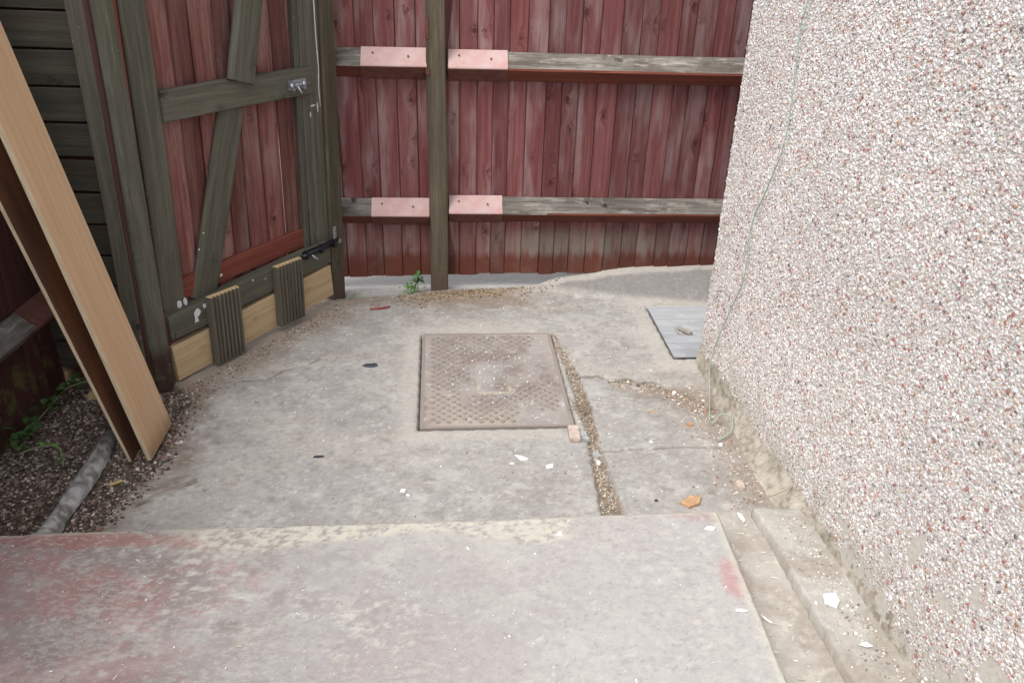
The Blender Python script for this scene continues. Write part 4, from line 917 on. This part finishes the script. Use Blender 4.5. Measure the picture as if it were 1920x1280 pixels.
for nm, x, y, sx, sy, h, mat, lab, cat, rot, k in [
    ('plaster_flake', .041, 2.03, .019, .010, .004, 'white', 'long white plaster flake in front of the iron cover', 'flake', -.4, 7),
    ('plaster_flake', .123, 1.988, .017, .012, .005, 'white', 'four sided white plaster flake near the slab slot', 'flake', .5, 4),
    ('plaster_flake', .012, 2.00, .007, .004, .003, 'white', 'tiny white flake beside the long plaster flake', 'flake', .1, 5),
    ('pebble', -.294, 1.852, .008, .006, .006, 'white', 'white pebble, larger of two near the step edge', 'pebble', .1, 7),
    ('pebble', -.277, 1.833, .006, .005, .004, 'white', 'white pebble, smaller of two near the step edge', 'pebble', .6, 7),
    ('plastic_scrap', -.505, 2.563, .022, .014, .005, 'blackplastic', 'crumpled dark plastic scrap left of the iron cover', 'scrap', .3, 9),
    ('plastic_scrap', -.564, 2.0, .016, .006, .004, 'blackplastic', 'small thin dark plastic scrap on open concrete', 'scrap', .2, 6),
    ('grey_stone', .236, 2.150, .015, .022, .014, 'greystone', 'grey stone beside the pink block in the slot', 'stone', .2, 7),
    ('grey_stone', .268, 2.075, .014, .016, .010, 'greystone', 'flat grey stone in the slot by the thin joint', 'stone', .2, 6),
    ('white_stone', .274, 2.035, .008, .009, .008, 'white', 'round white stone in the slab slot', 'stone', .2, 7),
    ('white_stone', .571, 2.458, .009, .008, .008, 'white', 'angular white stone in the crack grit', 'stone', .2, 5),
    ('rust_stone', .585, 2.235, .011, .013, .010, 'orangewood', 'rust coloured stone near the cable end', 'stone', .2, 6),
    ('pale_stone', .675, 1.915, .014, .022, .014, 'brickbit', 'pale crumbling cement lump against the wall foot', 'stone', .4, 8),
    ('white_stone', .662, 2.13, .008, .007, .007, 'white', 'small white stone under the cable end', 'stone', .2, 5),
    ('white_stone', .445, 2.135, .007, .005, .004, 'white', 'white chip on the slab before the wall foot', 'stone', .2, 5),
    ('berry', .420, 1.842, .005, .0045, .005, 'redmetal', 'dark red berry on the slab near the step', 'berry', .0, 8),
    ('orange_leaf', .47, 2.32, .012, .006, .003, 'orangewood', 'orange brown chip beside the crack grit', 'chip', .6, 6)]:
    shard(nm, (x, y, yz(x, y)-.0005), sx, sy, h, mat, lab, cat, rot, k)
for nm, x, y, z, sx, sy, h, mat, lab, rot, k in [
    ('plaster_flake', .514, 1.613, STZ+.001, .018, .010, .004, 'white', 'white plaster rectangle at the step corner', -.25, 4),
    ('plaster_flake', .525, 1.341, STZ+.001, .015, .006, .003, 'white', 'narrow white flake on the step by the channel', -.1, 5),
    ('plaster_flake', .772, 1.437, .046, .022, .020, .006, 'white', 'largest white plaster flake on the kerb slab', .5, 5),
    ('plaster_flake', .801, 1.307, .046, .012, .007, .004, 'white', 'small white flake on the kerb slab near the wall', -.3, 5),
    ('plaster_flake', .640, 1.77, .012, .006, .020, .004, 'white', 'upright white flake at the head of the channel', .25, 5),
    ('plaster_flake', .612, 1.405, .012, .016, .004, .003, 'white', 'slim white flake in the channel beside the step', -.9, 5),
    ('plaster_flake', .134, 1.575, STZ+.001, .008, .007, .003, 'white', 'round white flake on the worn step nosing', .2, 7)]:
    shard(nm, (x, y, z), sx, sy, h, mat, lab, 'flake', rot, k)
def block(name, c, d, rot, mat, label, cat, tilt=0.0):
    bmx = bmesh.new(); bmesh.ops.create_cube(bmx, size=1.0)
    for v in bmx.verts: v.co = Vector((v.co.x*d[0], v.co.y*d[1], v.co.z*d[2]+d[2]/2))+Vector([random.uniform(-.06, .06)*min(d) for _ in range(3)])
    bmesh.ops.bevel(bmx, geom=bmx.edges[:], offset=min(d)*.12, segments=2, affect='EDGES'); me = bpy.data.meshes.new(name); bmx.to_mesh(me); bmx.free()
    tag(link(name, me, None, Matrix.Translation(c) @ Matrix.Rotation(rot, 4, 'Z') @ Matrix.Rotation(tilt, 4, 'X'), (mat,)), label, cat)
block('brick_fragment', (.205, 2.158, .0), (.034, .075, .016), .06, 'brickbit', 'pinkish stone block at the corner of the iron cover', 'stone', .02)
shard('wood_chip', (.522, 1.838, yz(.522, 1.838)+.002), .034, .022, .010, 'orangewood', 'orange broken wood chip behind the step edge', 'wood chip', .55, 5, (.12, -.05), .3)
block('wood_offcut', (-1.372, 2.315, -.02), (.06, .03, .02), .1, 'yellowchip', 'pale wood offcut in the dark fence corner', 'wood chip', .1)
block('wood_splinter', (-1.108, 1.856, yz(-1.108, 1.856)+.004), (.036, .008, .006), .75, 'yellowchip', 'yellow wood splinter lying on the soil bed', 'splinter')
tag(link('red_plastic_strip', tube_mesh('red_plastic_strip', spline([(-.585, 3.022, yz(-.585, 3.022)+.004), (-.555, 3.026, yz(-.555, 3.026)+.005), (-.53, 3.034, yz(-.53, 3.034)+.005), (-.508, 3.05, yz(-.508, 3.05)+.004)], 4), .0048, 6), mats=('redplastic',)), 'thin red plastic strip left of the green weed', 'plastic strip')
tag(link('dry_twig', tube_mesh('dry_twig', spline([(-1.0, 1.745, .008), (-.95, 1.80, .012), (-.88, 1.865, .008)], 4), .0016, 5), mats=('stick',)), 'long dry twig lying on the slab beside the soil', 'twig')
tag(link('dry_twig', tube_mesh('dry_twig', spline([(.66, 1.81, .03), (.74, 1.82, .055), (.795, 1.84, .07)], 4), .0013, 5), mats=('stick',)), 'thin twig poking out of the wall foot', 'twig')

# ------------------------------------------------------------------ plants
def leaf_mesh(L, W, curl=.2):
    v = []; f = []; n = 5
    for i in range(n+1):
        t = i/n; w = W*math.sin(math.pi*min(1, t*.92+.06))**.8*(1-.25*t); z = curl*L*(t-t*t*1.6)
        v += [(-w, t*L, z+.25*w), (0, t*L, z), (w, t*L, z+.25*w)]
    for i in range(n):
        a = i*3; f += [(a, a+1, a+4, a+3), (a+1, a+2, a+5, a+4)]
    return pymesh('leaf', v, f, True)
def add_leaf(root, p, yaw, pitch, L, W, mat):
    link('leaf', leaf_mesh(L, W, random.uniform(.1, .5)), root, Matrix.Translation(p) @ Matrix.Rotation(yaw, 4, 'Z') @ Matrix.Rotation(pitch, 4, 'X') @ Matrix.Rotation(random.uniform(-.4, .4), 4, 'Y'), (mat,))
wb = Vector((-.43, 3.225, 0))
weed = thing('weed', wb, 'green weed growing at the foot of the fence post', 'plant')
tip = Vector((-.405, 3.215, .085))
link('stem', tube_mesh('stem', [Vector((0, 0, -.01)), Vector((.012, -.003, .04)), tip-wb], .0022, 5), weed, Matrix.Translation(wb), ('stem',))
for i in range(9): add_leaf(weed, tip-Vector((0, 0, .004*i)), i*2.4+.3, random.uniform(-.3, .35), random.uniform(.026, .040), random.uniform(.0085, .012), 'leaf')
for i in range(4): add_leaf(weed, wb+(tip-wb)*(.5+.1*i), i*1.9+1.5, random.uniform(0, .4), random.uniform(.025, .035), .008, 'leaf')
for i in range(64):
    p = wb+Vector((random.gauss(-.008, .022), random.gauss(-.01, .014), random.uniform(.002, .036))); add_leaf(weed, p, random.uniform(0, 6.28), random.uniform(-.2, 1.0), random.uniform(.010, .018), random.uniform(.0035, .006), 'leafb')
ivy = thing('ivy', (-1.46, 2.15, -.02), 'dark green creeper along the side fence foot', 'plant')
ip = spline([(-1.39, 2.31, .05), (-1.44, 2.26, .045), (-1.46, 2.16, .02), (-1.465, 2.06, .01), (-1.44, 1.99, .012)], 9)
link('stem', tube_mesh('stem', [p-Vector((-1.46, 2.15, -.02)) for p in ip], .0025, 5), ivy, Matrix.Translation((-1.46, 2.15, -.02)), ('stem',))
for i in range(46):
    p = random.choice(ip)+Vector((random.gauss(.008, .014), random.gauss(0, .018), random.uniform(0, .03))); add_leaf(ivy, p, random.uniform(0, 6.28), random.uniform(-.3, .8), random.uniform(.022, .042), random.uniform(.008, .015), 'leafd')
sp = spline([(-1.43, 1.95, .01), (-1.38, 1.955, .03), (-1.32, 1.955, .045), (-1.285, 1.925, .03), (-1.278, 1.905, .004)], 6)
stm = thing('weed_shoot', (-1.43, 1.95, -.01), 'bent pale green shoot arching over the dark soil', 'plant')
link('stem', tube_mesh('stem', [p-Vector((-1.43, 1.95, -.01)) for p in sp], .003, 6, (1.2, .6)), stm, Matrix.Translation((-1.43, 1.95, -.01)), ('stem',))
for q, yw in ((8, .5), (14, 1.5), (18, 3.9), (20, 2.6)): add_leaf(stm, sp[q], yw, .3, .024, .007, 'leafb')
gr = thing('grass_tuft', (-.70, 3.14, 0), 'small pale grass tuft beside the latch post foot', 'plant')
for i in range(26):
    a = random.uniform(0, 6.28); add_leaf(gr, Vector((-.665+random.gauss(0, .02), 3.155+random.gauss(0, .012), -.002)), a, random.uniform(.2, 1.1), random.uniform(.012, .024), .0014, 'leafb')
